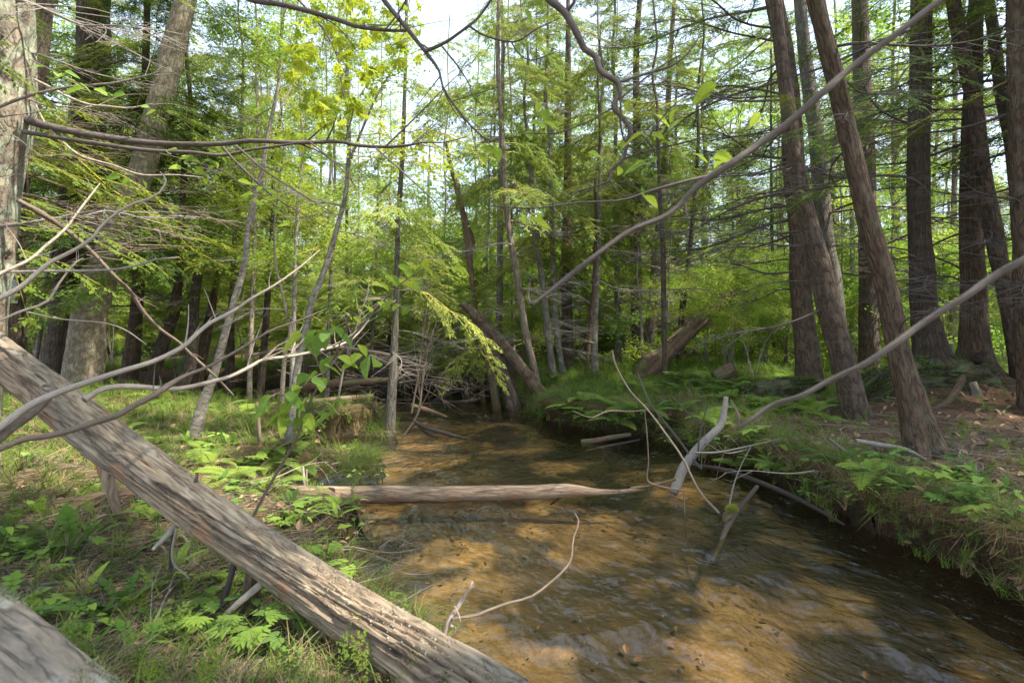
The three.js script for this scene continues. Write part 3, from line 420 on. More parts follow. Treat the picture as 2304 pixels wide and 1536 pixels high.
M('slender brown tree standing on the root hummock in the stream', [[880, 912, 21], [886, 800, 17], [890, 712, 13], [895, 512, 11], [905, 350, 10], [912, 150, 8]], 7.3, barkGrey, { h: 8, dead: Dd(12, 0.8, 3.4, 0.8, twigGrey), live: [Lv('ced', 34, 2.0, 8, 1.4, { bright: 1.15 }), Lv('cls', 10, 2.6, 6, 1.0)] });
// --- left of the stream
tree('maple_tree', 'huge pale leaning trunk with sunlit flaky bark and moss along one edge', null, [[180, 868, 76], [205, 700, 66], [250, 560, 60], [288, 450, 54], [322, 370, 50], [340, 300, 48], [354, 240, 46], [372, 180, 46], [392, 100, 44], [417, 0, 42]], 9, barkPale, { h: 12, flare: 0.05, dead: Dd(8, 3, 6, 1.6), live: Lv('hem', 22, 5, 12, 2.4) });
tree('hemlock_tree', 'dark brown trunk rising close behind the pale leaning giant', null, [[125, 852, 56], [140, 700, 46], [150, 560, 42], [158, 450, 44], [170, 330, 44], [190, 200, 46], [200, 0, 44]], 9.8, barkBrown, { h: 13, dead: Dd(14, 2, 6, 2), live: Lv('hem', 26, 4.0, 13, 2.6, { low: -0.2 }) });
tree('hemlock_tree', 'second dark trunk tucked behind the pale leaning giant', null, [[192, 790, 36], [190, 640, 36], [200, 520, 44], [208, 400, 45], [215, 250, 42], [225, 0, 40]], 11, barkBrown, { h: 13, dead: Dd(12, 2, 6, 1.8), live: Lv('hem', 22, 4.2, 13, 2.4, { low: -0.2 }) });
tree('hemlock_tree', 'straight brown trunk in bright grass past the pale leaning giant', null, [[286, 852, 35], [296, 800, 32], [305, 712, 25], [312, 612, 23], [318, 450, 20], [325, 250, 16], [330, 0, 12]], 10.2, barkBrown, { h: 12, dead: Dd(10, 1.6, 4, 1.4), live: Lv('hem', 36, 2.4, 12, 2.4, { low: -0.2, bright: 1.25 }) });
tree('cedar_tree', 'curved reddish trunk bending up out of the grass', null, [[342, 848, 25], [365, 775, 27], [390, 700, 26], [400, 640, 18], [408, 520, 14], [415, 350, 11]], 10.2, barkBrown, { h: 9, dead: Dd(6, 1.2, 3, 1.1), live: Lv('hem', 24, 2.3, 9, 2, { bright: 1.3 }) });
tree('cedar_snag', 'broken topped brown snag with a bent foot in the grass', null, [[412, 864, 27], [430, 812, 25], [432, 729, 23], [440, 645, 20], [446, 612, 15]], 9.7, barkBrown, { snag: 1, h: 3, fur: 0.14, dead: Dd(4, 1, 2.1, 0.7) });
tree('cedar_snag', 'thin pointed snag leaning beside the broken topped one', null, [[448, 842, 20], [462, 762, 21], [475, 695, 17], [487, 625, 11], [491, 606, 5]], 10.5, barkBrown, { snag: 1, h: 3, fur: 0.14, dead: Dd(4, 1, 2.2, 0.7) });
const birch = tree('birch_sapling', 'slender grey birch sapling with a crooked foot, curving up out of the grassy bank', null, [[436, 985, 27], [455, 912, 22], [482, 840, 17], [503, 762, 15], [525, 680, 13.5], [550, 595, 12.5], [558, 512, 11.5], [572, 450, 11], [590, 383, 10], [603, 300, 8.5], [630, 167, 6.5], [635, 0, 5]], 5.7, birchBark, { h: 5.6, flare: 0.15, dead: Dd(6, 2.5, 4, 0.7, twigGrey), live: Lv('cls', 16, 2.7, 5.6, 1.1, { c: 'yel' }) });
const dark = tree('birch_sapling', 'dark speckled sapling forking high, growing from the grass islet', null, [[645, 1030, 21], [655, 950, 16], [668, 829, 15], [688, 745, 14.5], [700, 679, 14], [722, 629, 13], [747, 552, 12], [760, 505, 10.5], [775, 450, 9.5], [785, 360, 8.5], [783, 200, 6], [781, 0, 4]], 5.6, birchBark, { h: 5.4, flare: 0.15, dead: Dd(6, 2.2, 4, 0.7, twigGrey), live: Lv('cls', 16, 2.9, 5.4, 1.2, { c: 'yel' }) });
{ const { pts, rad } = pxPath([[785, 365, 7], [815, 290, 6], [850, 210, 5], [895, 133, 4], [915, 40, 3], [930, -60, 2]], 5.6); part('limb', tube(pts, rad, { rs: 6, origin: dark.position, size: 0.4 }), birchBark, dark); }
tree('birch_sapling', 'very thin pale sapling kinked at knee height beside the dark forked one', null, [[632, 990, 11], [636, 860, 10.5], [645, 770, 9], [653, 752, 8], [630, 640, 5.5], [620, 595, 5], [617, 500, 4], [640, 300, 3]], 5.8, birchBark, { h: 4.4, flare: 0.1, dead: Dd(4, 1.4, 3.2, 0.6, twigGrey) });
tree('hemlock_tree', 'small brown trunk in shade past the birch sapling', null, [[518, 832, 17], [520, 700, 13], [525, 600, 11], [532, 400, 8]], 12, barkBrown, { h: 9, dead: Dd(10, 1.2, 4, 1.3), live: Lv('hem', 24, 2.6, 9, 1.8, { bright: 1.2 }) });
tree('hemlock_tree', 'slim brown trunk behind the leaning branch fan near the brush pile', null, [[588, 850, 17], [597, 740, 14], [605, 600, 11], [615, 450, 8]], 10.7, barkBrown, { h: 8, dead: Dd(10, 1, 4, 1.2), live: Lv('hem', 22, 2.5, 8, 1.7, { bright: 1.2 }) });
tree('birch_sapling', 'faint pale pole leaning beside the dark trunk with the plate', null, [[78, 830, 9], [92, 720, 10], [100, 640, 10], [118, 560, 8], [135, 450, 6]], 10.8, birchBark, { h: 5, flare: 0.1, dead: Dd(3, 2, 3.5, 0.7) });
tree('cedar_tree', 'lichen covered greenish trunk rising past the end of the bleached log', null, [[-78, 1060, 110], [-55, 760, 95], [-32, 600, 92], [-22, 512, 90], [-8, 400, 90], [14, 240, 96], [14, 0, 92]], 3.6, barkLichen, { h: 10, fur: 0.14, dead: Dd(7, 2.0, 3.6, 1.2, twigGrey, -0.4), live: Lv('hmf', 14, 4.2, 10, 2.0, { low: -0.1 }) });
const plated = tree('hemlock_tree', 'dark trunk carrying a small grey plate, seen behind the lichen covered one', null, [[32, 900, 54], [30, 780, 46], [28, 640, 38], [30, 512, 36], [45, 330, 42], [70, 150, 56], [78, 0, 60]], 8, barkBrown, { h: 12, dead: Dd(14, 2, 5, 2.2, twigBrown, -0.5), live: Lv('hmf', 26, 3.3, 12, 2.6, { low: -0.2 }) });
{ const c = P(24, 655, 7.83), g = new THREE.BoxGeometry(0.155, 0.33, 0.012), s = thing('tree_plate', 'plain grey metal plate fixed to a dark trunk', 'plate', c), m = part('plate', g, new THREE.MeshStandardMaterial({ color: new THREE.Color().setRGB(0.42, 0.42, 0.38), roughness: 0.6, map: twigTex }), s); for (const y of [-0.14, 0.14]) { const n = part('nail', new THREE.CylinderGeometry(0.006, 0.006, 0.1, 8), twigDark, s); n.rotation.x = Math.PI / 2; n.position.set(0, y, -0.03); } s.rotation.y = 0.12; }
// --- crowded trees farther back
{
  const R = rng(4242), leafy = (u) => u > 1560 ? 0.4 : 0.62; let n = 0;
  for (let k = 0; k < 900 && n < 130; k++) {
    const d = 11.5 + 26 * Math.pow(R(), 0.85), u = -250 + R() * 2800, x = (u - U0) / F * d; if (bank(x, d)[0] < 0.5) continue;
    if (u > 1560 && u < 1740 && d < 17) continue;
    const yb = landAt(x, d), v = V0 + (EYE - yb) * F / d, w = (0.09 + 0.2 * R() * R()) * F / d, lean = (R() - 0.5) * 0.12 * 400 / d * 5, h = 9 + 6 * R(), right = u > 1500, thinSky = u > 640 && u < 1250;
    const con = R() < leafy(u), kd = con ? (u < 600 ? 'hem' : 'ced') : 'clp', top = V0 - 4 * F / d;
    tree(con ? 'conifer_tree' : 'broadleaf_tree', con ? 'slender conifer in the crowded wood behind the stream bend' : 'thin leafy tree in the crowded wood behind the stream bend', con ? 'conifers of the crowded wood' : 'leafy trees of the crowded wood', [[u, v, w], [u + lean * 0.4, lerp(v, top, 0.5), w * 0.82], [u + lean, top, w * 0.66]], d, R() < 0.5 ? barkGrey : R() < 0.6 ? barkBrown : barkPale,
      { h, flare: 0.15, dead: d < 19 ? Dd(6, 1, 4.5, 1.4, twigGrey) : null, live: Lv(kd, !con ? 26 : thinSky || right ? 12 : 17, con ? 2.8 + 2.2 * R() : 0.7, h, con ? 2.2 : 2.0, { bright: 1.15, low: -0.1 }) }); n++;
  }
}
// --- thin leafy saplings filling the wood behind the banks
{
  const R = rng(868); let n = 0;
  for (let k = 0; k < 600 && n < 66; k++) {
    const d = 10.5 + 9 * R(), u = -60 + R() * 2420, x = (u - U0) / F * d; if (bank(x, d)[0] < 0.7 || (u > 820 && u < 1230 && d < 13.6)) continue;
    const v = V0 + (EYE - landAt(x, d)) * F / d, w = (0.025 + 0.03 * R()) * F / d, lean = (R() - 0.5) * 60, h = 2.6 + 3.4 * R(), top = V0 - (h * 0.55 - EYE) * F / d;
    tree('thin_sapling', 'thin sapling with a loose cloud of small bright leaves before the crowded wood', 'thin leafy saplings before the wood', [[u, v, w], [u + lean * 0.5, lerp(v, top, 0.5), w * 0.8], [u + lean, top, w * 0.6]], d, R() < 0.5 ? barkGrey : birchBark, { h, flare: 0.1, live: Lv(R() < 0.6 ? 'cls' : 'clp', 13, 0.6, h, 1.25, { low: 0.2, bright: 1.05 }) }); n++;
  }
}
for (const [u, d, h, l] of [[655, 9.2, 7, 'slender leafy tree behind the birch sapling with loose yellow green crown'], [735, 10.5, 8, 'slender leafy tree behind the dark forked sapling with loose crown'], [835, 13.8, 9, 'slender leafy tree across the bend behind the brush pile'], [985, 14.2, 9, 'slender leafy tree across the bend behind the dead saplings'], [1085, 14.6, 9, 'slender leafy tree behind the torn snag'], [560, 9.6, 7, 'slender leafy tree between the thin snag and the birch sapling']]) {
  const x = (u - U0) / F * d, v = V0 + (EYE - Math.max(0.02, landAt(x, d))) * F / d, w = 0.09 * F / d; tree('slender_tree', l, null, [[u, v, w], [u + 6, v - 250 * 8 / d, w * 0.8], [u + 14, v - 520 * 8 / d, w * 0.6]], d, birchBark, { h, flare: 0.1, dead: Dd(6, 1, h * 0.7, 0.8, twigGrey), live: Lv('cls', 22, 2.2, h, 1.5, { c: u < 900 ? 'yel' : 'cls', low: 0.1 }) });
}
// --- trees outside the picture that shade the bank
for (const [x, d, h] of [[2.8, 0.7, 9], [8.5, 3, 14], [8, 6, 13], [-5.5, 1.5, 12], [-6.5, 5.5, 13]]) {
  const b = V(x, groundY(x, -d), -d), R = rng(Math.round(x * 31 + d * 7)); treeSeed++;
  const t = thing('hemlock_tree', 'tall hemlock standing outside the view, shading the bank', 'tree', b, 'hemlocks outside the view');
  part('trunk', tube([V(0, -0.1, 0), V(0.1, h / 2, 0), V(0, h, 0.2)], [0.2, 0.13, 0.02], { rs: 12, step: 0.3, size: 0.6 }), barkBrown, t);
  const list = []; const nb = d < 1 ? 24 : 64; for (let i = 0; i < nb; i++) { const f = (i + R()) / nb, L = 2.9 * (1 - 0.7 * f) * (0.7 + 0.6 * R()) / 1.5; list.push({ m: new THREE.Matrix4().compose(V(0, lerp(d < 1 ? 5.8 : 3.2, h, f), 0), new THREE.Quaternion().setFromEuler(new THREE.Euler(0, R() * 6.283, lerp(-0.2, 0.4, f), 'YZX')), V(L, L, L)), c: tint('hem', R) }); }
  copies('crown', HEM[treeSeed % 3], [stemWood, needleMat], list, t);
}
// ---------------------------------------------------------------- logs, fallen wood and bare branches
function wood(name, label, cat, px, d, mat, o = {}) {                    // one piece of wood traced by pixels at its depth; side pieces are parts
  const { pts, rad } = pxPath(px, d, o.j ?? 0.03), org = pts[0].clone(), t = thing(name, label, cat, org, o.group), r0 = Math.max(...rad);
  part(o.part ?? 'stem', tube(pts, rad, { rs: o.rs ?? (r0 > 0.03 ? 12 : 7), step: o.step ?? 0.05, size: mat.userData.size, origin: org, seed: Math.round(px[0][0]), disp: o.disp ?? relief(px[0][0] * 0.13, 0.12, 0.06) }), mat, t);
  for (const s of o.side ?? []) { const q = pxPath(s.px, s.d ?? d, 0.03); part(s.name ?? 'twig', tube(q.pts, q.rad, { rs: s.rs ?? 5, step: 0.05, size: (s.mat ?? mat).userData.size, origin: org, disp: relief(s.px[0][0] * 0.17, 0.15, 0.06) }), s.mat ?? mat, t); }
  if (o.twigs) { const R = rng(Math.round(px[0][0] * 3 + px[0][1])), c = new THREE.CatmullRomCurve3(pts, false, 'centripetal'), [n, L, f0 = 0.3] = o.twigs;
    for (let i = 0; i < n; i++) { const f = f0 + (1 - f0) * R(), a = c.getPoint(f), tg = c.getTangent(f), dir = tg.clone().multiplyScalar(0.6).add(V((R() - 0.5) * 1.3, (R() - 0.35) * 1.1, (R() - 0.5) * 1.1)).normalize(), l = L * (0.4 + R()), b = a.clone().addScaledVector(dir, l * 0.5).add(V(0, 0.03 * R() * l, 0)), e = a.clone().addScaledVector(dir, l).add(V((R() - 0.5) * l * 0.3, (R() - 0.5) * l * 0.3, 0)), r = lerp(rad[0], rad[rad.length - 1], f) * 0.5;
      part('twig', tube([a, b, e], [r, r * 0.7, r * 0.35], { rs: 4, step: 0.08, size: 0.12, origin: org }), mat, t); } }
  return t;
}
// the bleached log across the near corner
{
  const px = [[-60, 752, 72], [30, 826, 82], [110, 887, 89], [172, 938, 95], [300, 1038, 100], [458, 1154, 102], [630, 1272, 104], [835, 1410, 123], [1030, 1540, 150], [1210, 1662, 172]], dd = [2.95, 2.9, 2.85, 2.78, 2.66, 2.55, 2.45, 2.1, 1.75, 1.5];
  const pts = px.map((q, i) => P(q[0], q[1], dd[i])), rad = px.map((q, i) => q[2] / 2 * dd[i] / F), org = pts[0].clone(), t = thing('fallen_log', 'long bleached barkless log slanting down across the near bank towards the water', 'log', org);
  const skin = (a, l) => { const tw = a + l * 0.25, ct = Math.cos(tw), st = Math.sin(tw); return smooth(0.46, 0.5, noise3(ct * 1.7 + 7, l * 1.3, st * 1.7) + 0.14 * (noise3(ct * 9, l * 7, st * 9) - 0.5)); };
  const split = (a, l) => { const tw = a + l * 0.3, ct = Math.cos(tw), st = Math.sin(tw), n1 = noise3(ct * 2.6 + 3, l * 0.9 + 0.25 * noise3(ct * 3, l * 6, st * 3), st * 2.6), n2 = noise3(ct * 5.5 + 30, l * 1.8 + 0.3 * noise3(ct * 4, l * 9, st * 4 + 5), st * 5.5); return [Math.exp(-(((n1 - 0.5) / 0.03) ** 2)), Math.exp(-(((n2 - 0.5) / 0.045) ** 2))]; };
  const rl = (a, l) => { const c = Math.cos(a), s = Math.sin(a), [k1, k2] = split(a, l), fib = noise3(c * 22, l * 3.5, s * 22) - 0.5; return 0.95 + 0.12 * (noise3(c * 1.2, l * 2.6, s * 1.2) - 0.5) + 0.06 * (noise3(c * 3, l * 7, s * 3) - 0.5) + 0.075 * skin(a, l) - 0.17 * k1 - 0.1 * k2 + 0.045 * fib; };
  const tone = (a, l) => { const p = skin(a, l), m = smooth(0.52, 0.66, noise3(Math.cos(a) * 2.2 + 40, l * 2.4, Math.sin(a) * 2.2)), q = 0.8 + 0.4 * noise3(Math.cos(a) * 16, l * 8, Math.sin(a) * 16); let c = mixc([1.25, 1.1, 0.9], [0.85, 0.73, 0.6], p); c = mixc(c, [0.9, 0.88, 0.82], m * 0.6); return c.map((z) => z * q); };
  part('trunk', tube(pts, rad, { rs: 150, step: 0.0085, size: 0.5, origin: org, disp: rl, tone }), logWood, t);
  const stub = (name, q, d, mat = deadWood, rs = 9) => { const p = pxPath(q, d, 0.02); part(name, tube(p.pts, p.rad, { rs, step: 0.03, size: mat.userData.size, origin: org, disp: relief(q[0][0], 0.2, 0.12) }), mat, t); };
  stub('snag', [[393, 1180, 9], [386, 1250, 9], [383, 1330, 8], [372, 1400, 7]], [2.6, 2.7], twigDark); stub('snag', [[530, 1255, 15], [505, 1350, 14], [480, 1405, 13], [455, 1480, 12]], [2.5, 2.6], twigDark);
  stub('snag', [[572, 1285, 34], [556, 1391, 36], [530, 1536, 40], [515, 1620, 44]], [2.48, 2.55], rottenWood, 14); stub('snag', [[590, 1312, 17], [517, 1374, 13], [450, 1451, 13], [383, 1536, 14], [330, 1600, 14]], [2.42, 2.2], twigPale);
  stub('snag', [[670, 1370, 12], [672, 1430, 10], [668, 1500, 9]], 2.4, twigDark); stub('snag', [[733, 1410, 16], [700, 1455, 14], [667, 1497, 10]], [2.3, 2.25], twigPale); stub('snag', [[400, 1175, 16], [375, 1205, 13], [345, 1235, 7]], [2.58, 2.5], twigPale);
  stub('snag', [[488, 1385, 7], [492, 1470, 7], [503, 1520, 8]], 2.5, twigGrey); stub('snag', [[848, 1480, 22], [825, 1530, 18], [810, 1570, 16]], [2.1, 2.05], twigPale); stub('knot', [[437, 1085, 9], [441, 1068, 5]], 2.5, twigDark);
  stub('twig', [[397, 1187, 5], [388, 1241, 5], [393, 1271, 5], [410, 1290, 4], [427, 1301, 3]], 2.5, twigPale); stub('twig', [[925, 1536, 6], [915, 1510, 5], [925, 1500, 4]], 1.95, twigPale);
  // hanging strip of peeled wood
  { const a = P(222, 1020, 2.62), b = P(240, 1074, 2.6), c = P(252, 1110, 2.62), e = P(264, 1152, 2.66), k = new Tri(), row = [a, b, c, e].map((q, i) => { const w = [0.03, 0.033, 0.028, 0.02][i]; return [q.clone().add(V(-w, 0, 0.006)), q.clone().add(V(0, 0, 0.014 + 0.004 * i)), q.clone().add(V(w, 0.004, 0.002)), q.clone().add(V(w * 0.9, 0, -0.006)), q.clone().add(V(-w * 0.9, 0, -0.004))].map((z) => k.v(z.sub(org))); });
    for (let i = 0; i < 3; i++) for (let j = 0; j < 5; j++) { const p = row[i][j], q = row[i][(j + 1) % 5], r = row[i + 1][j], s = row[i + 1][(j + 1) % 5]; k.i.push(p, q, s, p, s, r); } k.i.push(row[3][0], row[3][1], row[3][2], row[3][0], row[3][2], row[3][3], row[3][0], row[3][3], row[3][4]);
    const g = k.geo(); g.computeVertexNormals(); g.setAttribute('uv', new THREE.Float32BufferAttribute(Array.from({ length: g.attributes.position.count * 2 }, (_, i) => g.attributes.position.array[Math.floor(i / 2) * 3 + (i % 2)] * 2), 2)); part('peeled_strip', g, deadWood, t); }
  // flakes of grey lichen and cushions of moss on its upper side, toward the water
  const R = rng(88), k = new Tri(), mk = new Tri(), c = new THREE.CatmullRomCurve3(pts, false, 'centripetal');
  for (let i = 0; i < 1500; i++) { const moss = i % 12 === 0, f = moss ? [0.78, 0.86, 0.9][Math.floor(R() * 3)] + 0.012 * (R() - 0.5) : 0.6 + 0.4 * Math.sqrt(R()), q = c.getPoint(Math.min(1, f)), tg = c.getTangent(f), m = f * (rad.length - 1), r = lerp(rad[Math.floor(m)], rad[Math.min(rad.length - 1, Math.floor(m) + 1)], m % 1);
    if (!moss && noise2(f * 40, i % 7, 3) < 0.35) continue;
    const an = moss ? 0.95 + 0.5 * (R() - 0.5) : (R() + R() - 1) * 1.1, n = V(0, 1, 0).addScaledVector(tg, -tg.y).normalize(), b = V().crossVectors(tg, n), out = n.multiplyScalar(Math.cos(an)).addScaledVector(b, Math.sin(an)).normalize(), o = q.addScaledVector(out, r * 0.97).sub(org), dir = out.clone().multiplyScalar(0.9).add(V(R() - 0.5, R() - 0.5, R() - 0.5)).normalize();
    (moss ? mk : k).diamond(o, dir, V(R() - 0.5, R() - 0.5, R() - 0.5).normalize(), 0.004 + 0.008 * R(), 0.005 + 0.005 * R()); }
  part('lichen', k.geo(), new THREE.MeshStandardMaterial({ color: new THREE.Color().setRGB(0.29, 0.28, 0.21), roughness: 1, side: 2 }), t, 'stuff'); part('moss', mk.geo(), new THREE.MeshStandardMaterial({ color: new THREE.Color().setRGB(0.12, 0.16, 0.02), roughness: 1, side: 2 }), t, 'stuff');
}
wood('fallen_log', 'rounded grey log end with flecks of moss in the lowest corner of the near bank', 'log', [[-160, 1375, 180], [-60, 1460, 190], [80, 1572, 195], [230, 1700, 200]], [1.45, 1.25], barkGrey, { part: 'trunk', rs: 90, step: 0.008, disp: relief(9, 0.08, 0.13, 4) });
wood('fallen_log', 'smooth weathered log spanning the stream, its thin end sliding under the ripples', 'log', [[400, 1068, 32], [500, 1088, 36], [600, 1106, 38], [690, 1112, 38], [768, 1112, 38], [850, 1112, 38], [980, 1113, 36], [1100, 1109, 33], [1200, 1107, 31], [1270, 1103, 30], [1305, 1104, 24], [1340, 1106, 16], [1390, 1106, 10], [1450, 1100, 7]], 4.62, greyLog, { part: 'trunk', rs: 28, step: 0.025, disp: relief(4, 0.1, 0.035, 4), side: [{ name: 'snag', px: [[740, 1118, 6], [735, 1140, 4]] }, { name: 'twig', px: [[1300, 1108, 6], [1260, 1120, 5], [1238, 1135, 4]], mat: twigWet }, { name: 'twig', px: [[1420, 1101, 8], [1470, 1090, 8], [1520, 1078, 6]], mat: rottenWood }] });
wood('fallen_log', 'reddish rotten log half sunk in grass behind the bleached log', 'log', [[-40, 1172, 34], [60, 1152, 36], [150, 1135, 34], [260, 1116, 34], [340, 1104, 28]], [3.2, 3.5], rottenWood, { part: 'trunk', rs: 18, step: 0.03 });
wood('fallen_log', 'orange brown log lying at the foot of the near bank under the bleached log', 'log', [[470, 1545, 92], [640, 1525, 90], [800, 1520, 92], [980, 1535, 90]], 2.55, rottenWood, { part: 'trunk', rs: 26, step: 0.02 });
wood('fallen_log', 'mossy log lying in the ferns in front of the straight cedar', 'log', [[1672, 890, 40], [1730, 880, 48], [1790, 874, 46], [1850, 868, 34]], 7.6, mossBark, { part: 'trunk', rs: 18, step: 0.05 });
wood('broken_log', 'split slanting log with torn orange heartwood leaning up through the ferns', 'log', [[1432, 850, 20], [1465, 822, 42], [1500, 790, 34], [1545, 750, 26], [1600, 700, 22], [1650, 656, 14]], 10.2, rottenWood, { part: 'trunk', rs: 24, step: 0.03, disp: relief(12, 0.25, 0.5, 4) });
wood('broken_log', 'short cut stump end lying in bright ferns below the thin shrubs', 'log', [[1608, 850, 30], [1630, 838, 34], [1650, 828, 30]], 8.6, rottenWood, { part: 'trunk', rs: 14 });
wood('driftwood_branch', 'pale thick branch standing out of the water against the fern bank', 'branch', [[1633, 892, 10], [1630, 920, 13], [1622, 955, 16], [1590, 988, 18], [1558, 1022, 21], [1538, 1052, 22], [1525, 1085, 22], [1515, 1110, 20]], [5.1, 4.9], twigGrey, { rs: 14, step: 0.03 });
wood('driftwood_branch', 'dark stick lying in the riffle below the root hummock', 'branch', [[930, 946, 8], [960, 962, 11], [1000, 974, 10], [1030, 983, 8], [1050, 988, 5]], 7.2, twigWet, { side: [{ px: [[940, 955, 7], [960, 975, 6], [985, 985, 4]] }] });
wood('driftwood_branch', 'mossy dark stick angled in the riffle above the hummock', 'branch', [[925, 912, 10], [955, 920, 12], [985, 930, 9], [1005, 938, 6]], 8.6, rottenWood);
wood('driftwood_branch', 'long dark limb lying across the far riffle', 'branch', [[970, 905, 5], [1020, 905, 8], [1070, 900, 9], [1080, 895, 6]], 10.3, twigWet, { twigs: [4, 0.25] });
wood('driftwood_branch', 'short black log stub resting in water under the fern bank', 'branch', [[1308, 996, 14], [1340, 991, 13], [1380, 984, 11], [1420, 978, 8]], 6.9, rottenWood, { rs: 12 });
wood('driftwood_branch', 'thin sunken stick trailing in the shallows beside the black stub', 'branch', [[1318, 1015, 5], [1380, 1002, 6], [1440, 990, 4]], 6.6, twigWet);
wood('driftwood_branch', 'dark wet stick crossing the current with moss at its upper end', 'branch', [[1705, 1095, 9], [1670, 1140, 12], [1640, 1185, 13], [1615, 1235, 10], [1600, 1262, 6]], [4.4, 3.5], twigWet, { rs: 9 });
wood('fallen_stick', 'root like stick under the dark undercut bank', 'branch', [[1560, 1045, 6], [1640, 1060, 10], [1760, 1105, 12], [1830, 1140, 10], [1900, 1180, 6]], [5.3, 3.95], twigWet);
wood('fallen_stick', 'grey stick lying on needle litter before the leaning cedar', 'branch', [[1925, 990, 8], [1975, 1000, 10], [2040, 1012, 10], [2085, 1035, 7]], 4.35, twigGrey);
wood('fallen_stick', 'tan stick slanting down the fern bank', 'branch', [[1865, 985, 6], [1900, 1015, 8], [1945, 1045, 7]], 4.4, twigBrown);
wood('fallen_stick', 'torn curved root piece on the litter by the mossy mound', 'branch', [[2090, 925, 8], [2130, 905, 14], [2165, 850, 16], [2160, 845, 10]], 6.2, rottenWood);
wood('moss_stub', 'rotten stub capped with bright moss sticking out of the current', 'stump', [[1636, 1178, 20], [1640, 1160, 22], [1648, 1146, 16]], 4.05, rottenWood, { rs: 12 });
{ const R = rng(3), k = new Tri(), o = P(1647, 1148, 4.02); for (let i = 0; i < 900; i++) { const a = V(R() - 0.5, R() * 0.7, R() - 0.5).normalize(), q = a.clone().multiply(V(0.035, 0.03, 0.035)); k.diamond(q, a.clone().add(V(R() - 0.5, R(), R() - 0.5)).normalize(), V(R() - 0.5, R() - 0.5, R() - 0.5).normalize(), 0.014, 0.007); } const t = thing('moss_cushion', 'bright yellow green moss cushion on the stub in the current', 'moss', o); part('moss', k.geo(), new THREE.MeshStandardMaterial({ color: new THREE.Color().setRGB(0.24, 0.28, 0.02), roughness: 1, side: 2 }), t); }
wood('root_mound', 'dark mossy mass of roots and rotten wood under the two thick trunks', 'stump', [[1930, 900, 36], [1985, 872, 76], [2050, 862, 92], [2120, 872, 110], [2190, 876, 90], [2250, 892, 44]], 6.75, mossBark, { part: 'trunk', rs: 30, step: 0.04, disp: relief(61, 0.3, 0.4, 3), side: [{ name: 'root', px: [[2060, 880, 22], [2030, 910, 18], [2000, 935, 10]], d: 6.5, rs: 10, mat: rottenWood }, { name: 'root', px: [[2130, 890, 24], [2150, 915, 18], [2120, 935, 9]], d: 6.5, rs: 10, mat: rottenWood }, { name: 'root', px: [[2190, 860, 18], [2196, 890, 22], [2185, 912, 20]], d: 6.4, rs: 10, mat: barkGrey }] });
// moss fur on the mossy pieces
function mossOn(t, n, sz, r, g, b) { const m = t.children[0], p = m.geometry.attributes.position, q = m.geometry.attributes.normal, R = rng(p.count), k = new Tri(); for (let i = 0; i < n; i++) { const j = Math.floor(R() * p.count), nr = V(q.getX(j), q.getY(j), q.getZ(j)); if (nr.y < -0.25 || noise3(p.getX(j) * 5, p.getY(j) * 5, p.getZ(j) * 5) < 0.4) continue; const o = V(p.getX(j), p.getY(j), p.getZ(j)).add(V((R() - 0.5) * sz, 0, (R() - 0.5) * sz)); k.diamond(o, nr.multiplyScalar(0.8).add(V(R() - 0.5, R() * 0.5, R() - 0.5)).normalize(), V(R() - 0.5, R() - 0.5, R() - 0.5).normalize(), sz * (0.6 + 0.8 * R()), sz * 0.45); } part('moss', k.geo(), new THREE.MeshStandardMaterial({ color: new THREE.Color().setRGB(r, g, b), roughness: 1, side: 2 }), t, 'stuff'); }
for (const o of scene.children) if (o.userData.label?.startsWith('mossy log lying') || o.name === 'root_mound') mossOn(o, 22000, 0.034, 0.1, 0.135, 0.025); else if (o.userData.label?.startsWith('rounded grey log end')) mossOn(o, 5000, 0.009, 0.16, 0.19, 0.08); else if (o.userData.label?.startsWith('orange brown log')) mossOn(o, 2500, 0.012, 0.13, 0.15, 0.02);
// bare twigs hanging into the water by the pale branch
const TW = (label, px, d, mat, o) => wood('bare_twig', label, 'twig', px, d, mat, o);
TW('long brown twig arching down from the fern bank into the current', [[1378, 789, 3], [1385, 819, 3.5], [1418, 879, 4], [1458, 922, 4.5], [1501, 979, 5], [1536, 1030, 5], [1576, 1107, 5], [1620, 1156, 6]], [5, 4.05], twigBrown, { side: [{ px: [[1458, 922, 3], [1420, 925, 3], [1370, 925, 3], [1330, 938, 2], [1290, 925, 1.5]] }, { px: [[1475, 945, 3], [1495, 935, 2.5], [1510, 932, 1.5]] }] });
TW('dark twig running alongside the brown arching one', [[1435, 839, 3], [1450, 880, 4], [1465, 912, 4], [1500, 955, 5], [1536, 1000, 5], [1560, 1035, 6], [1580, 1055, 7]], [5.2, 4.9], twigDark);
TW('thin brown twig dangling to the ripples', [[1451, 922, 3], [1456, 980, 3], [1460, 1040, 2.5], [1458, 1082, 3], [1480, 1092, 4], [1536, 1104, 4]], 4.6, twigBrown);
TW('dark upright twig in front of the pale branch', [[1592, 915, 2.5], [1580, 955, 4], [1572, 1005, 4], [1573, 1035, 3]], 4.9, twigDark, { side: [{ px: [[1580, 955, 3], [1550, 930, 2.5], [1510, 890, 2]] }] });
TW('thin grey stick reaching from the fern bank to the pale branch', [[1565, 1018, 4], [1610, 1018, 5], [1665, 1008, 4], [1720, 995, 3], [1760, 985, 2]], 4.8, twigGrey);
TW('hooked dark twig dipping in the current below the crossing log', [[1539, 1104, 3], [1543, 1191, 3.5], [1556, 1241, 4], [1576, 1262, 4], [1612, 1268, 3]], [4.5, 3.4], twigDark);
TW('twig rising from the moss stub towards the fern bank', [[1640, 1146, 5], [1650, 1100, 3], [1668, 1050, 2.5], [1690, 1005, 2]], 4.1, twigGrey);
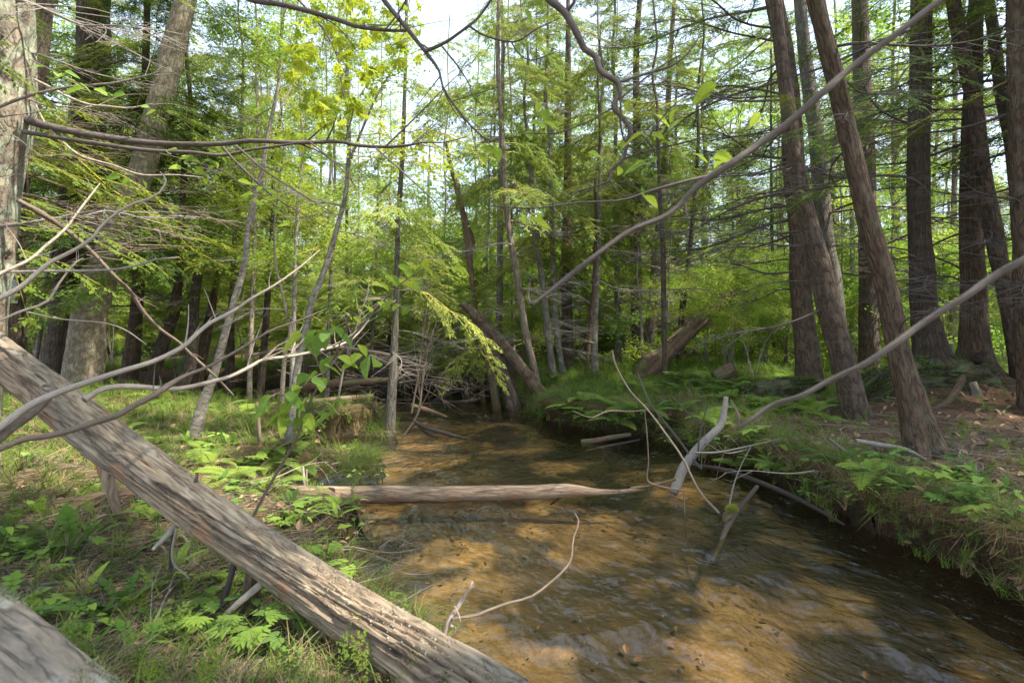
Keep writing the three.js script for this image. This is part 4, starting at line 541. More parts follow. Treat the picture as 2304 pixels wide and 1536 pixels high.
// antler shaped dead branch on the log, and its long trailing arm
wood('dead_branch', 'antler shaped bleached branch on the log with a long arm trailing over the water', 'branch', [[995, 1440, 12], [1011, 1394, 11], [1028, 1371, 10], [1045, 1344, 8], [1058, 1321, 6], [1063, 1309, 4]], 2.02, twigPale, { side: [{ px: [[1052, 1335, 5], [1066, 1322, 3]] }, { px: [[1018, 1388, 7], [1035, 1391, 6], [1068, 1387, 7], [1101, 1374, 6], [1141, 1361, 6], [1195, 1344, 5.5], [1235, 1317, 5], [1268, 1284, 5], [1285, 1257, 4.5], [1290, 1214, 4], [1303, 1174, 3.5], [1293, 1154, 2.5]], d: [2.02, 2.5], mat: twigBrown }, { px: [[1014, 1402, 5], [1024, 1414, 4], [1021, 1427, 4], [1005, 1430, 3]] }, { px: [[1036, 1394, 4], [1030, 1375, 4], [1022, 1362, 3]] }] });
TW('short pale stick poking out of the water beside the log', [[880, 1365, 4], [910, 1352, 5], [945, 1333, 6], [975, 1314, 3]], 2.95, twigGrey);
// --- fan of bleached branches rising from the near bank
const BR = (label, px, d, mat, o) => wood('dead_branch', label, 'branch', px, d, mat, o);
BR('long bleached branch rising over the log and sweeping past the birch sapling', [[-40, 985, 20], [0, 959, 19], [67, 912, 17], [133, 882, 15], [207, 855, 12], [283, 832, 11], [347, 812, 10], [410, 779, 10], [443, 752, 9], [473, 725, 9], [520, 702, 8], [567, 672, 6], [617, 642, 5], [663, 609, 4], [693, 585, 3], [717, 562, 2]], [2.05, 3.2], twigPale, { twigs: [10, 0.16, 0.45] });
BR('knobbly dark branch crossing in front of the bleached log', [[-40, 1025, 13], [0, 1009, 13], [50, 989, 13], [133, 975, 14], [213, 949, 14], [260, 935, 12], [300, 912, 12], [347, 889, 12], [383, 865, 13], [417, 845, 8], [467, 825, 7], [517, 799, 6], [567, 769, 6], [610, 742, 5], [667, 722, 4], [733, 695, 3]], [1.75, 3.1], twigBrown, { twigs: [10, 0.15, 0.45] });
BR('thick bleached arm leaving the log and forking towards the brush pile', [[193, 899, 14], [233, 875, 13], [283, 870, 13], [350, 874, 11], [400, 874, 10], [460, 862, 9], [510, 849, 8], [553, 829, 8], [593, 809, 7], [650, 802, 6], [733, 785, 6], [768, 775, 5], [800, 755, 4], [830, 720, 3]], [2.6, 3.6], twigPale, { twigs: [8, 0.2, 0.5], side: [{ px: [[700, 792, 5], [750, 778, 5], [810, 740, 5], [830, 715, 4]], d: 3.4, mat: twigGrey }] });
BR('stout dark branch stub resting against the upper log', [[-20, 1005, 18], [20, 970, 22], [60, 935, 22], [95, 905, 20], [120, 885, 14], [118, 868, 10], [95, 868, 6]], [2.1, 2.55], twigBrown);
BR('bleached limb bending up past the lichen covered trunk', [[-30, 690, 13], [0, 669, 12], [43, 645, 11], [83, 615, 10], [117, 589, 9], [167, 559, 8], [213, 532, 7], [227, 512, 6], [283, 467, 6], [350, 437, 5], [373, 407, 4], [357, 385, 2]], [2.3, 2.9], twigPale, { twigs: [5, 0.14, 0.4] });
BR('thinner bleached limb forking beside the bending one', [[-20, 625, 8], [0, 614, 8], [67, 585, 7], [103, 555, 7], [140, 515, 6], [187, 467, 5], [223, 413, 3]], [2.6, 3.2], twigPale, { twigs: [6, 0.16, 0.3] });
BR('level grey limb stretched across the pale leaning giant', [[-20, 612, 6], [100, 610, 6], [200, 609, 6], [260, 605, 5], [317, 594, 5], [350, 584, 4], [400, 579, 3]], [2.7, 3.3], twigGrey, { twigs: [4, 0.12, 0.5] });
BR('long straight stick slanting down from the trunk to the grassy bank', [[37, 450, 10], [90, 480, 14], [140, 512, 9], [200, 562, 8], [260, 622, 8], [290, 655, 8], [323, 699, 8], [360, 739, 7], [400, 769, 7], [433, 799, 7], [483, 845, 6], [523, 889, 4]], [2.9, 4.2], twigBrown, { twigs: [5, 0.15, 0.3] });
BR('pale twig curving beneath the bending limb', [[-10, 728, 6], [43, 702, 6], [100, 679, 6], [133, 639, 5], [173, 592, 4], [190, 582, 3]], [2.7, 3], twigPale, { twigs: [3, 0.1, 0.4] });
BR('hair thin twig drooping across the pale giant foot', [[67, 702, 3], [133, 717, 3], [233, 727, 3], [283, 742, 3], [330, 775, 2]], 3, twigPale);
BR('pale twig falling in a long curve from the dark plated trunk', [[77, 233, 4], [105, 280, 4], [133, 313, 5], [180, 350, 5], [250, 370, 4], [317, 393, 4], [393, 393, 3], [470, 400, 2]], [3.6, 3.4], twigPale, { twigs: [4, 0.2, 0.4] });
BR('pale twig bowed under the hemlock sprays', [[80, 180, 4], [120, 200, 5], [150, 217, 5], [200, 235, 5], [240, 240, 5], [287, 243, 4], [340, 232, 3]], 3.5, twigPale, { twigs: [5, 0.25, 0.3] });
BR('crooked grey twig lifted towards the pale giant', [[-10, 245, 8], [60, 215, 7], [110, 205, 6], [160, 195, 5], [250, 185, 5], [330, 168, 4], [360, 160, 3]], 3.3, twigGrey, { twigs: [4, 0.2, 0.4] });
BR('moss dark bough reaching level from the lichen covered trunk over the bank', [[50, 266, 20], [117, 287, 17], [233, 307, 15], [333, 320, 13], [433, 325, 12], [500, 322, 11], [567, 318, 10], [667, 322, 9], [768, 320, 8], [801, 325, 8], [868, 330, 7], [918, 328, 6], [951, 320, 4], [1001, 320, 3], [1051, 307, 2]], [3.6, 3.3], twigDark, { rs: 10, twigs: [8, 0.3, 0.3], side: [{ name: 'limb', px: [[50, 297, 11], [200, 320, 10], [333, 337, 9], [433, 343, 8], [500, 350, 8], [567, 337, 7], [617, 330, 6], [667, 323, 4]], d: 3.35 }, { px: [[500, 330, 6], [520, 353, 5], [567, 400, 5], [617, 443, 4], [667, 473, 3], [733, 512, 2]], d: 3.3 }, { px: [[530, 327, 5], [600, 387, 4], [667, 430, 4], [767, 490, 2]], d: 3.3 }, { px: [[700, 322, 4], [768, 380, 3], [800, 420, 2]], d: 3.3 }, { px: [[845, 333, 4], [935, 413, 3], [975, 450, 3], [1001, 480, 2]], d: 3.3 }, { px: [[868, 330, 4], [930, 270, 4], [1000, 200, 3], [1060, 140, 2]], d: 3.3 }] });
BR('dark bare bough crossing the sky above the yellow maple leaves', [[540, -12, 11], [567, 0, 11], [633, 13, 11], [700, 28, 11], [768, 48, 10], [801, 60, 9], [868, 68, 8], [912, 66, 5]], [2.8, 2.6], twigDark, { twigs: [10, 0.2, 0.2] });
BR('dark angular bough dropping from above into a zigzag of fine twigs', [[845, -30, 12], [865, 0, 11], [915, 63, 10], [958, 117, 9], [988, 160, 6], [998, 200, 5], [1035, 253, 5], [1068, 293, 4], [1101, 317, 3], [1128, 312, 2]], 2.6, twigDark, { twigs: [14, 0.25, 0.2], side: [{ name: 'limb', px: [[958, 117, 8], [1001, 97, 7], [1055, 60, 6], [1075, 37, 5], [1108, 0, 5], [1125, -25, 5]] }, { px: [[1055, 60, 5], [1085, 78, 5], [1150, 93, 4], [1173, 90, 4], [1201, 67, 3], [1261, 37, 2]] }, { px: [[1150, 93, 3], [1168, 120, 3], [1195, 138, 3], [1251, 117, 2]] }, { px: [[995, 107, 4], [1028, 147, 4], [1058, 193, 3], [1061, 213, 3], [1088, 240, 2]] }, { px: [[868, 68, 4], [900, 20, 4], [925, -20, 3]] }] });
const alder = wood('alder_bough', 'crooked dark alder bough hanging from above with scattered bright green leaves', 'branch', [[1222, -25, 17], [1235, 0, 17], [1268, 28, 16], [1301, 87, 15], [1315, 110, 14], [1340, 127, 14], [1350, 160, 13], [1388, 187, 12], [1393, 213, 11], [1378, 243, 10], [1401, 267, 10], [1416, 293, 9], [1410, 327, 8], [1403, 357, 7], [1375, 383, 6], [1372, 405, 5], [1301, 430, 3], [1268, 457, 2]], 2.1, twigDark, { rs: 10, step: 0.02, twigs: [9, 0.16, 0.4], side: [{ px: [[1268, 28, 8], [1290, 10, 7], [1291, -12, 7]] }, { px: [[1388, 187, 7], [1455, 163, 6], [1508, 152, 5], [1540, 130, 4], [1570, 90, 2]] }, { px: [[1395, 225, 6], [1430, 195, 5], [1500, 140, 4], [1530, 125, 3]] }, { px: [[1403, 357, 5], [1455, 338, 5], [1536, 320, 4], [1600, 300, 3], [1660, 262, 2]] }, { px: [[1395, 213, 5], [1400, 300, 5], [1418, 327, 4], [1455, 345, 3]] }, { px: [[1378, 243, 4], [1320, 275, 4], [1250, 300, 3], [1180, 302, 2]] }, { px: [[1450, 320, 3], [1490, 265, 3], [1530, 225, 2], [1610, 190, 2]] }, { px: [[1372, 405, 4], [1400, 440, 3], [1445, 430, 2]] }, { px: [[1095, 462, 3], [1200, 468, 4], [1300, 456, 4], [1400, 450, 5], [1460, 430, 6], [1536, 410, 8], [1600, 395, 8]], d: 2.5 }] });
// two near branches crossing the right-hand side, out of focus
wood('near_branch', 'blurred brown branch slanting across the cedars to an upturned tip in mid air', 'branch', [[2190, -45, 14.4], [2130, -3, 14.4], [2103, 12, 14.4], [2010, 82, 14.4], [1919, 150, 14.4], [1850, 208, 15.0], [1786, 267, 15.6], [1710, 322, 13.8], [1636, 373, 13.8], [1569, 420, 12.7], [1540, 452, 11.6], [1500, 484, 11.0], [1418, 519, 10.4], [1335, 579, 11.0], [1268, 632, 9.8], [1215, 672, 6.9], [1196, 682, 6.4], [1190, 664, 4.0], [1190, 648, 3.5], [1193, 634, 1.7]], [1.0, 1.2], twigNear, { disp: (a, l) => 1 + 0.1 * (noise3(Math.cos(a) * 2, l * 30, Math.sin(a) * 2) - 0.5) + 0.28 * Math.pow(noise3(Math.cos(a) * 0.8 + 4, l * 9, Math.sin(a) * 0.8), 4) + 0.08 * (noise3(Math.cos(a) * 6, l * 120, Math.sin(a) * 6) - 0.5), rs: 18, step: 0.006, side: [{ px: [[1545, 448, 9], [1543, 475, 5], [1553, 510, 2]], d: 1.12 }] });
wood('near_branch', 'blurred grey branch slanting over the litter to an upturned tip above the ferns', 'branch', [[2420, 520, 17.3], [2304, 584, 16.8], [2253, 615, 16.8], [2169, 669, 15.0], [2086, 725, 13.8], [2003, 775, 13.8], [1936, 819, 12.7], [1869, 855, 11.0], [1803, 889, 10.4], [1743, 915, 10.4], [1686, 949, 8.1], [1663, 960, 6.9], [1654, 930, 4.7], [1644, 899, 2.3]], [0.85, 1.05], twigNear, { disp: (a, l) => 1 + 0.1 * (noise3(Math.cos(a) * 2, l * 30, Math.sin(a) * 2) - 0.5) + 0.28 * Math.pow(noise3(Math.cos(a) * 0.8 + 4, l * 9, Math.sin(a) * 0.8), 4) + 0.08 * (noise3(Math.cos(a) * 6, l * 120, Math.sin(a) * 6) - 0.5), rs: 18, step: 0.006 });
// --- brush pile at the far side of the bend
{
  const R = rng(606);
  for (let i = 0; i < 34; i++) {
    const u = 600 + R() * 480, v = 800 + R() * 80, d = 9.2 + R() * 3.2, q = P(u, v, d); q.y = Math.max(0.02, Math.min(q.y, 0.95));
    const t = thing('brush_stick', 'bare dark brown stick tangled in the brush pile across the stream bend', 'stick', q, 'sticks of the brush pile'), m = part('stem', STICK[Math.floor(R() * 5)], R() < 0.55 ? twigBrown : twigDark, t); const s = 0.8 + R() * 1.5; m.scale.set(s, s, s * (R() < 0.5 ? 1 : -1)); m.rotation.order = 'YZX'; m.rotation.set(R() * 6, (R() < 0.5 ? 0 : Math.PI) + (R() - 0.5) * 1.4, (R() - 0.5) * 0.7); m.position.set(-s * 0.5 * Math.cos(m.rotation.y), 0, s * 0.5 * Math.sin(m.rotation.y));
  }
  wood('brush_log', 'long brown pole lying on the brush pile towards the hummock', 'log', [[560, 800, 7], [640, 785, 9], [720, 778, 9], [810, 788, 9], [880, 800, 8], [960, 830, 6]], 9.4, twigBrown, { twigs: [6, 0.5, 0.2] });
  wood('brush_log', 'rotten log lying low along the far shore of the bend', 'log', [[600, 885, 12], [700, 868, 14], [800, 860, 12], [900, 852, 10]], 9.6, rottenWood, { twigs: [6, 0.5, 0.2] });
  wood('brush_log', 'dark pole angled out of the brush pile over the water', 'log', [[830, 800, 9], [900, 830, 8], [960, 860, 6], [1010, 880, 4]], 9.3, twigDark, { twigs: [6, 0.4, 0.2] });
  wood('brush_log', 'pale stripped log in the shallows behind the hummock', 'log', [[690, 905, 12], [770, 897, 14], [840, 892, 12]], 9.2, deadWood);
  wood('uprooted_stump', 'black upturned root plate in the brush pile', 'stump', [[835, 880, 60], [855, 850, 86], [880, 828, 70], [905, 815, 40]], 11.4, twigWet, { part: 'trunk', rs: 22, step: 0.06, disp: relief(44, 0.4, 0.35, 3), twigs: [14, 0.5, 0] });
  wood('dead_sapling', 'thin dead sapling leaning out from the hummock foot', 'sapling', [[905, 985, 5], [940, 930, 5], [950, 860, 5], [962, 790, 4.5], [975, 742, 4]], 7.2, twigBrown, { twigs: [18, 0.4, 0.25] });
  wood('dead_sapling', 'second dead sapling standing beside the leaning one', 'sapling', [[925, 930, 5], [938, 860, 4.5], [950, 770, 4], [960, 690, 3], [968, 640, 2]], 7.5, twigBrown, { twigs: [18, 0.4, 0.2] });
  wood('dead_sapling', 'dead twiggy sapling on the bank by the brush pile', 'sapling', [[760, 900, 5], [775, 820, 5], [800, 740, 4], [830, 650, 3]], 8.6, twigGrey, { twigs: [18, 0.5, 0.2] });
  wood('broken_stake', 'short pale broken stake standing in the grass islet', 'stake', [[585, 1010, 9], [583, 970, 9], [580, 925, 8], [579, 905, 6]], 5.4, deadWood);
  wood('broken_stake', 'split white stake standing in the little pool behind the crossing log', 'stake', [[685, 1100, 8], [684, 1075, 8], [682, 1050, 5]], 4.85, twigPale, { side: [{ name: 'splinter', px: [[690, 1100, 5], [690, 1075, 5], [691, 1054, 3]] }] });
}

// dry sticks lying about on both banks
{
  const R = rng(1414);
  for (let i = 0; i < 170; i++) {
    const near = i < 110, u = near ? R() * 780 : 1560 + R() * 740, v = near ? 1000 + R() * 520 : 900 + R() * 230, q = groundHit(u, v); if (bank(q.x, -q.z)[0] < 0.12) continue;
    const s = 0.2 + 0.45 * R(), t = thing('dry_stick', near ? 'thin dry stick lying in the near bank turf' : 'thin dry stick lying on the needle litter under the cedars', 'stick', q.add(V(0, 0.015, 0)), near ? 'sticks in the near turf' : 'sticks on the cedar litter'), m = part('stem', STICK[Math.floor(R() * 5)], [twigGrey, twigBrown, twigPale][Math.floor(R() * 3)], t); m.scale.set(s, s, s); m.rotation.order = 'YZX'; m.rotation.set(R() * 6, R() * 6.283, (R() - 0.5) * 0.15);
  }
}
// ---------------------------------------------------------------- undergrowth
// the wood farther off, which reads as one mass of foliage
{
  const R = rng(9090), lists = [[], [], []], geos = [[CED[0], needleMat], [CLP[1], broadMat], [HEM[1], needleMat]];
  for (let i = 0; i < 9000; i++) {
    const d = 17 + 24 * R(), u = -150 + R() * 2600, x = (u - U0) / F * d, low = R() < 0.5, y = low ? 0.3 + 3.6 * R() : 3 + 9 * Math.pow(R(), 1.2), gap = noise2(u * 0.011, y * 0.8, 5); if (!low && (gap < 0.45 || (u > 1500 && y > 4 && R() < 0.55) || (u > 620 && u < 1100 && y > 5 && R() < 0.5))) continue;
    const k = low ? (R() < 0.75 ? 1 : 0) : R() < 0.45 ? 1 : u < 620 || u > 1500 ? (R() < 0.5 ? 2 : 0) : 0, L = (low ? 0.9 : 1.3) * (0.7 + 0.8 * R());
    lists[k].push({ m: new THREE.Matrix4().compose(V(x, y + 0.4, -d), new THREE.Quaternion().setFromEuler(new THREE.Euler((R() - 0.5) * 0.8, R() * 6.283, (R() - 0.5) * 0.9, 'YZX')), V(L, L, L)), c: tint(['ced', 'clp', 'hem'][k], R, 1.1) });
  }
  const t = new THREE.Group(); t.name = 'distant_woods'; t.userData = { label: 'sunlit mass of distant woodland foliage behind the trunks', category: 'woods', kind: 'stuff' }; scene.add(t);
  lists.forEach((l, i) => copies('foliage', geos[i][0], [stemWood, geos[i][1]], l, t));
}
// shrubs
function shrub(at, r, h, kind, n, label, group, R, bright = 1, mat = twigGrey) {
  const t = thing('shrub', label, 'shrub', at, group), list = [], st = [];
  for (let i = 0; i < Math.max(3, n / 6); i++) { const a = R() * 6.283, q = r * (0.3 + 0.6 * R()), e = V(Math.cos(a) * q, h * (0.6 + 0.4 * R()), Math.sin(a) * q), m = V(e.x * 0.35, e.y * 0.55, e.z * 0.35), w = 0.005 + 0.008 * R(); part('stem', tube([V((R() - 0.5) * 0.15, -0.05, (R() - 0.5) * 0.15), m, e], [w, w * 0.7, w * 0.3], { rs: 4, step: 0.25, size: 0.12 }), mat, t); st.push([m, e]); }
  for (let i = 0; i < n; i++) { const [m, e] = st[i % st.length], q = m.clone().lerp(e, R() * 1.05), L = (0.35 + 0.4 * R()) * (kind === 'ced' || kind === 'hem' ? 0.9 : 1); list.push({ m: new THREE.Matrix4().compose(q.add(V((R() - 0.5) * 0.15, 0, (R() - 0.5) * 0.15)), new THREE.Quaternion().setFromEuler(new THREE.Euler((R() - 0.5) * 0.9, R() * 6.283, 0.25 + (R() - 0.5) * 0.8, 'YZX')), V(L, L, L)), c: tint(kind, R, bright) }); }
  copies('foliage', KIND[kind][0][n % KIND[kind][0].length], [stemWood, KIND[kind][1]], list, t); return t;
}
{
  const R = rng(1212);
  for (const [u, d, r, h, k, n, label, b] of [
    [1640, 10.5, 1.0, 2.2, 'cls', 46, 'airy shrub with tiny bright leaves between the broken log and the straight cedar', 1.2], [1720, 11.5, 1.0, 2.3, 'cls', 46, 'leafy shrub behind the mossy log', 1.15], [1585, 11.8, 0.9, 1.9, 'cls', 40, 'low airy shrub past the broken log tip', 1.2], [1690, 9.2, 0.7, 1.5, 'cls', 16, 'thin twiggy shrub with sparse leaves in the ferns', 1.2],
    [1050, 10.8, 0.9, 1.6, 'ced', 34, 'cedar sprays hanging round the leaning broken trunks', 1.3], [1010, 11.6, 1.0, 2.2, 'ced', 40, 'feathery young cedar behind the dead saplings', 1.25], [950, 12.8, 1.1, 2.6, 'ced', 44, 'feathery young cedar above the brush pile', 1.25], [800, 13.2, 1.2, 3, 'ced', 46, 'tall feathery cedar clump across the bend', 1.3], [690, 12.6, 1.1, 2.6, 'hem', 44, 'soft young hemlock behind the dark forked sapling', 1.5],
    [2010, 12, 1.2, 3, 'clp', 44, 'bright leafy thicket glimpsed between the leaning cedar and the thick trunk', 1.1], [1900, 13.5, 1.3, 3.4, 'clp', 46, 'bright leafy thicket behind the crossing cedars', 1.1], [2140, 11, 1.1, 2.8, 'clp', 36, 'bright leafy thicket behind the mossy mound', 1.1], [2260, 11.5, 1.2, 2.6, 'hem', 36, 'soft hemlock thicket past the arched root', 1.2],
    [480, 12.8, 1.2, 2.6, 'hem', 46, 'soft young hemlock behind the two snags', 1.5], [400, 13, 1.2, 3, 'hem', 46, 'soft young hemlock behind the curved trunk', 1.5], [560, 13.4, 1.2, 3, 'ced', 46, 'young cedar in the shade beyond the birch sapling', 1.3], [250, 13.5, 1.3, 3, 'hem', 46, 'young hemlock beyond the straight trunk in the grass', 1.4], [90, 12.5, 1.2, 2.6, 'hem', 40, 'young hemlock beyond the faint pale pole', 1.4],
    [1180, 13.4, 1.1, 2.4, 'ced', 40, 'young cedar behind the slender curving trunk', 1.3], [1310, 14.2, 1.2, 2.6, 'ced', 40, 'young cedar among the trunk cluster', 1.3], [1400, 15, 1.2, 2.4, 'clp', 36, 'leafy bush among the trunk cluster', 1.1]]) {
    const x = (u - U0) / F * d; shrub(V(x, Math.max(0, landAt(x, d)), -d), r, h, k, n, label, null, R, b); }
  for (let i = 0; i < 46; i++) { const d = 14 + 9 * R(), u = -100 + R() * 2500, x = (u - U0) / F * d, k = ['cls', 'clp', 'ced'][Math.floor(R() * 3)]; shrub(V(x, landAt(x, d), -d), 1.1, 1.4 + 1.8 * R(), k, 40, 'leafy bush of the far undergrowth between distant trunks', 'bushes of the far undergrowth', R, 1.15); }
}
// grass, sedge, litter
function tuft(seed, n, L, wd, spread, arch) { const R = rng(seed), t = new Tri();
  for (let i = 0; i < n; i++) { const a = R() * 6.283, l = L * (0.5 + 0.7 * R()), w = wd * (0.7 + 0.6 * R()), lean = spread * R(), o = V((R() - 0.5) * 0.06, -0.01, (R() - 0.5) * 0.06), h = V(Math.cos(a), 0, Math.sin(a)), s = V(-h.z, 0, h.x); let prev = null;
    for (let k = 0; k <= 3; k++) { const f = k / 3, p = o.clone().addScaledVector(h, l * (lean * f + arch * f * f)).add(V(0, l * (f - 0.55 * arch * f * f * f - 0.25 * lean * f), 0)), ww = w * (1 - f * f * 0.97) / 2, q = [t.v(p.clone().addScaledVector(s, ww)), t.v(p.clone().addScaledVector(s, -ww))]; if (prev) t.i.push(prev[0], prev[1], q[1], prev[0], q[1], q[0]); prev = q; } }
  return t.geo(); }
const TUFT = [tuft(1, 16, 0.16, 0.005, 0.5, 0.5), tuft(2, 14, 0.24, 0.006, 0.4, 0.7), tuft(3, 22, 0.1, 0.004, 0.7, 0.4)], HANG = tuft(4, 18, 0.3, 0.004, 0.8, 1.5);
const tilt = (R, k) => new THREE.Quaternion().setFromEuler(new THREE.Euler((R() - 0.5) * k, R() * 6.283, (R() - 0.5) * k));
{
  const R = rng(777), g = [[], [], []], dry = [], hang = [], lit = [], fall = [], herb = [];
  for (let i = 0; i < 42000; i++) {
    const d = 1.6 + 13 * Math.pow(R(), 1.4), x = (R() - 0.5) * 2 * (d * 0.95 + 0.6), b = bank(x, d), s = b[0]; if (s < 0.06) continue;
    const rt = b[3], m = fbm2(x * 0.8 + 30, d * 0.8, 61, 3), litterZone = rt && x > 2.7 + 0.25 * (d - 4) && d < 7.2 && s > 0.5, y = landAt(x, d, b);
    let p = rt ? (litterZone ? 0.05 : 0.55) : d < 3.3 ? 0.32 : d < 4.2 ? 0.5 : 0.7; if (d > 8) p = 0.9; p *= smooth(0.3, 0.55, m + 0.12); if (s < 0.35) p = Math.max(p, 0.6);
    const cl = clearing(x, d); if (cl) p *= 0.6; if (R() < p) { const k = cl ? 2 : d > 6 ? (R() < 0.5 ? 0 : 1) : R() < 0.55 ? 2 : R() < 0.75 ? 0 : 1, sc = (0.5 + 0.6 * R()) * (d > 10 ? 1.6 : d > 6.5 ? 1 : cl ? 0.4 : 0.9), br = lerp(0.8, 1.15, m) * (0.8 + 0.4 * R());
      const c = R() < (d < 4.2 ? 0.36 : 0.18) && d < 8 ? [0.36, 0.27, 0.13] : mixc([0.13, 0.19, 0.035], [0.2, 0.29, 0.04], R()); g[k].push({ m: new THREE.Matrix4().compose(V(x, y, -d), tilt(R, 0.5), V(sc, sc * (0.8 + 0.5 * R()), sc)), c: new THREE.Color().setRGB(c[0] * br, c[1] * br, c[2] * br) }); }
    if (R() < (d < 3.6 ? 0.75 : 0.35) && d < 8 && s > 0.35) { const sc = 0.5 + R(); lit.push({ m: new THREE.Matrix4().compose(V(x, y + 0.004, -d), tilt(R, 0.4), V(sc, sc, sc)), c: new THREE.Color().setRGB(...((q) => [0.24 * q, 0.175 * q, 0.11 * q])(0.4 + R())) }); }
    if (R() < 0.16 && d < 8) { const sc = 0.5 + 0.7 * R(), w = R(); fall.push({ m: new THREE.Matrix4().compose(V(x, y + 0.01, -d), tilt(R, 1.2), V(sc, sc, sc)), c: new THREE.Color().setRGB(lerp(0.18, 0.42, w), lerp(0.11, 0.27, w), lerp(0.06, 0.15, w)) }); }
    if (R() < 0.035 && d < 9) { const sc = 0.09 + 0.16 * R(); herb.push({ m: new THREE.Matrix4().compose(V(x, y + 0.01, -d), new THREE.Quaternion().setFromEuler(new THREE.Euler(0, R() * 6.283, 0.5 + R() * 0.8, 'YZX')), V(sc, sc, sc)), c: tint('sml', R, 0.9) }); }
  }
  for (const [tab, rt] of [[RIGHT, 1], [LEFT, 0]]) for (let i = 0; i < 800; i++) {                     // sedge hanging over the water's edge
    const d = 2.2 + 8 * R(), x0 = at(tab, d), x = x0 + (rt ? 1 : -1) * (0.1 + 0.22 * R()), b = bank(x, d); if (b[0] < 0.02 || b[0] > 0.4 || clearing(x, d)) continue; const y = landAt(x, d, b), sc = 0.3 + 0.3 * R(), straw = R() < 0.28, q = 0.7 + 0.6 * R();
    hang.push({ m: new THREE.Matrix4().compose(V(x, y + 0.01, -d), new THREE.Quaternion().setFromEuler(new THREE.Euler(-b[2] * -0.5, R() * 6.283, b[1] * 0.5)), V(sc, sc, sc)), c: straw ? new THREE.Color().setRGB(0.32 * q, 0.23 * q, 0.12 * q) : new THREE.Color().setRGB(0.15 * q, 0.21 * q, 0.04 * q) });
  }
  const LB = (l, c) => ({ label: l, category: c });
  g.forEach((l, i) => copies(numbered('grass'), TUFT[i], grassMat, l, null, LB(['fresh green grass on the stream banks', 'tall arching grass blades on the stream banks', 'short fine turf on the stream banks'][i], 'grass')));
  copies('sedge', HANG, grassMat, hang, null, LB('straw coloured and green sedge hanging over the bank edges', 'grass'));
  const sk = new Tri(); { const Q = rng(8); for (let i = 0; i < 7; i++) { const a = Q() * 6.283, o = V((Q() - 0.5) * 0.16, Q() * 0.01, (Q() - 0.5) * 0.16), l = 0.04 + 0.12 * Q(); sk.stick(o, o.clone().add(V(Math.cos(a) * l, (Q() - 0.4) * 0.02, Math.sin(a) * l)), 0.0016, 0.0008); } }
  copies('twig_litter', sk.geo(), dryMat, lit, null, LB('fine dead twigs and needles strewn over the forest floor', 'litter'));
  const dl = new Tri(); dl.leaf(V(0, 0, 0), V(1, 0, 0), V(0, 1, 0), 0.07, 0.045, 0.7, -0.25); copies('leaf_litter', dl.geo(), dryMat, fall, null, LB('curled brown dead leaves strewn over the forest floor', 'litter'));
  { const sunk = []; for (let i = 0; i < 1500; i++) { const d = 1.8 + 8 * R(), x = -2 + 4.6 * R(); if (bank(x, d)[0] > -0.08) continue; const sc = 0.25 + 0.55 * R(), q = 0.3 + 0.9 * R(), big = fbm2(x * 0.9, d * 0.9, 41, 4), cl = fbm2(x * 1.6, d * 1.6, 133, 3); if (R() > smooth(0.35, 0.6, cl)) continue; sunk.push({ m: new THREE.Matrix4().compose(V(x, -0.175 - 0.18 * (big - 0.5), -d), tilt(R, 0.5), V(sc, sc, sc)), c: new THREE.Color().setRGB(0.16 * q, 0.09 * q, 0.04 * q) }); }
    copies('sunken_leaf_litter', dl.geo(), dryMat, sunk, null, LB('dark sodden leaves lying on the sandy stream bed', 'litter')); }
  copies('ground_cover', SMALL[0], [stemWood, broadMat], herb, null, LB('tiny leafy ground cover sprouting among the grass', 'plants'));
}
// ferns: each frond a part
const FROND = [1, 2, 3].map((s) => { const R = rng(s * 9), t = new Tri(), ax = (f) => V(f, 0.55 * f - 0.75 * f * f, 0.06 * Math.sin(f * 3 + s)); let pv = ax(0);
  for (let k = 1; k <= 10; k++) { const q = ax(k / 10); t.stick(pv, q, 0.006 * (1.1 - k / 10), 0.006 * (1.05 - k / 10)); pv = q; }
  for (let f = 0.14; f < 1; f += 0.042) for (const sd of [-1, 1]) { const o = ax(f), tg = V().subVectors(ax(f + 0.02), ax(f - 0.02)).normalize(), L = 0.26 * Math.sin(Math.PI * Math.min(1, 0.18 + f * 0.82)) + 0.02, dir = tg.clone().multiplyScalar(0.35).add(V(0, -0.12 * R(), sd)).normalize(); for (let q = 0.08; q < 1; q += 0.16) { const b = o.clone().addScaledVector(dir, L * q); for (const e of [-1, 1]) t.diamond(b, dir.clone().multiplyScalar(0.5).addScaledVector(tg, e).normalize(), V(0, 1, 0), 0.05 * (1.05 - q * 0.8), 0.03); } t.diamond(o, dir, V(0, 1, 0), L, 0.022); }
  return t.geo(); });
const fernMat = [leafMat(0.2, 0.31, 0.04, 0.45), leafMat(0.27, 0.37, 0.05, 0.45), leafMat(0.14, 0.23, 0.04, 0.4)];
let fs = 1; function fern(u, v, n, L, label, group, mi) { const R = rng(++fs * 131), g = groundHit(u, v), t = thing('fern', label, 'fern', g, group); for (let i = 0; i < n; i++) { const m = part('frond', FROND[i % 3], fernMat[mi ?? Math.floor(R() * 3)], t), s = L * (0.7 + 0.5 * R()); m.rotation.order = 'YZX'; m.rotation.set((R() - 0.5) * 0.4, (i + R()) / n * 6.283, 0.1 + 0.5 * R()); m.scale.set(s, s, s); } }
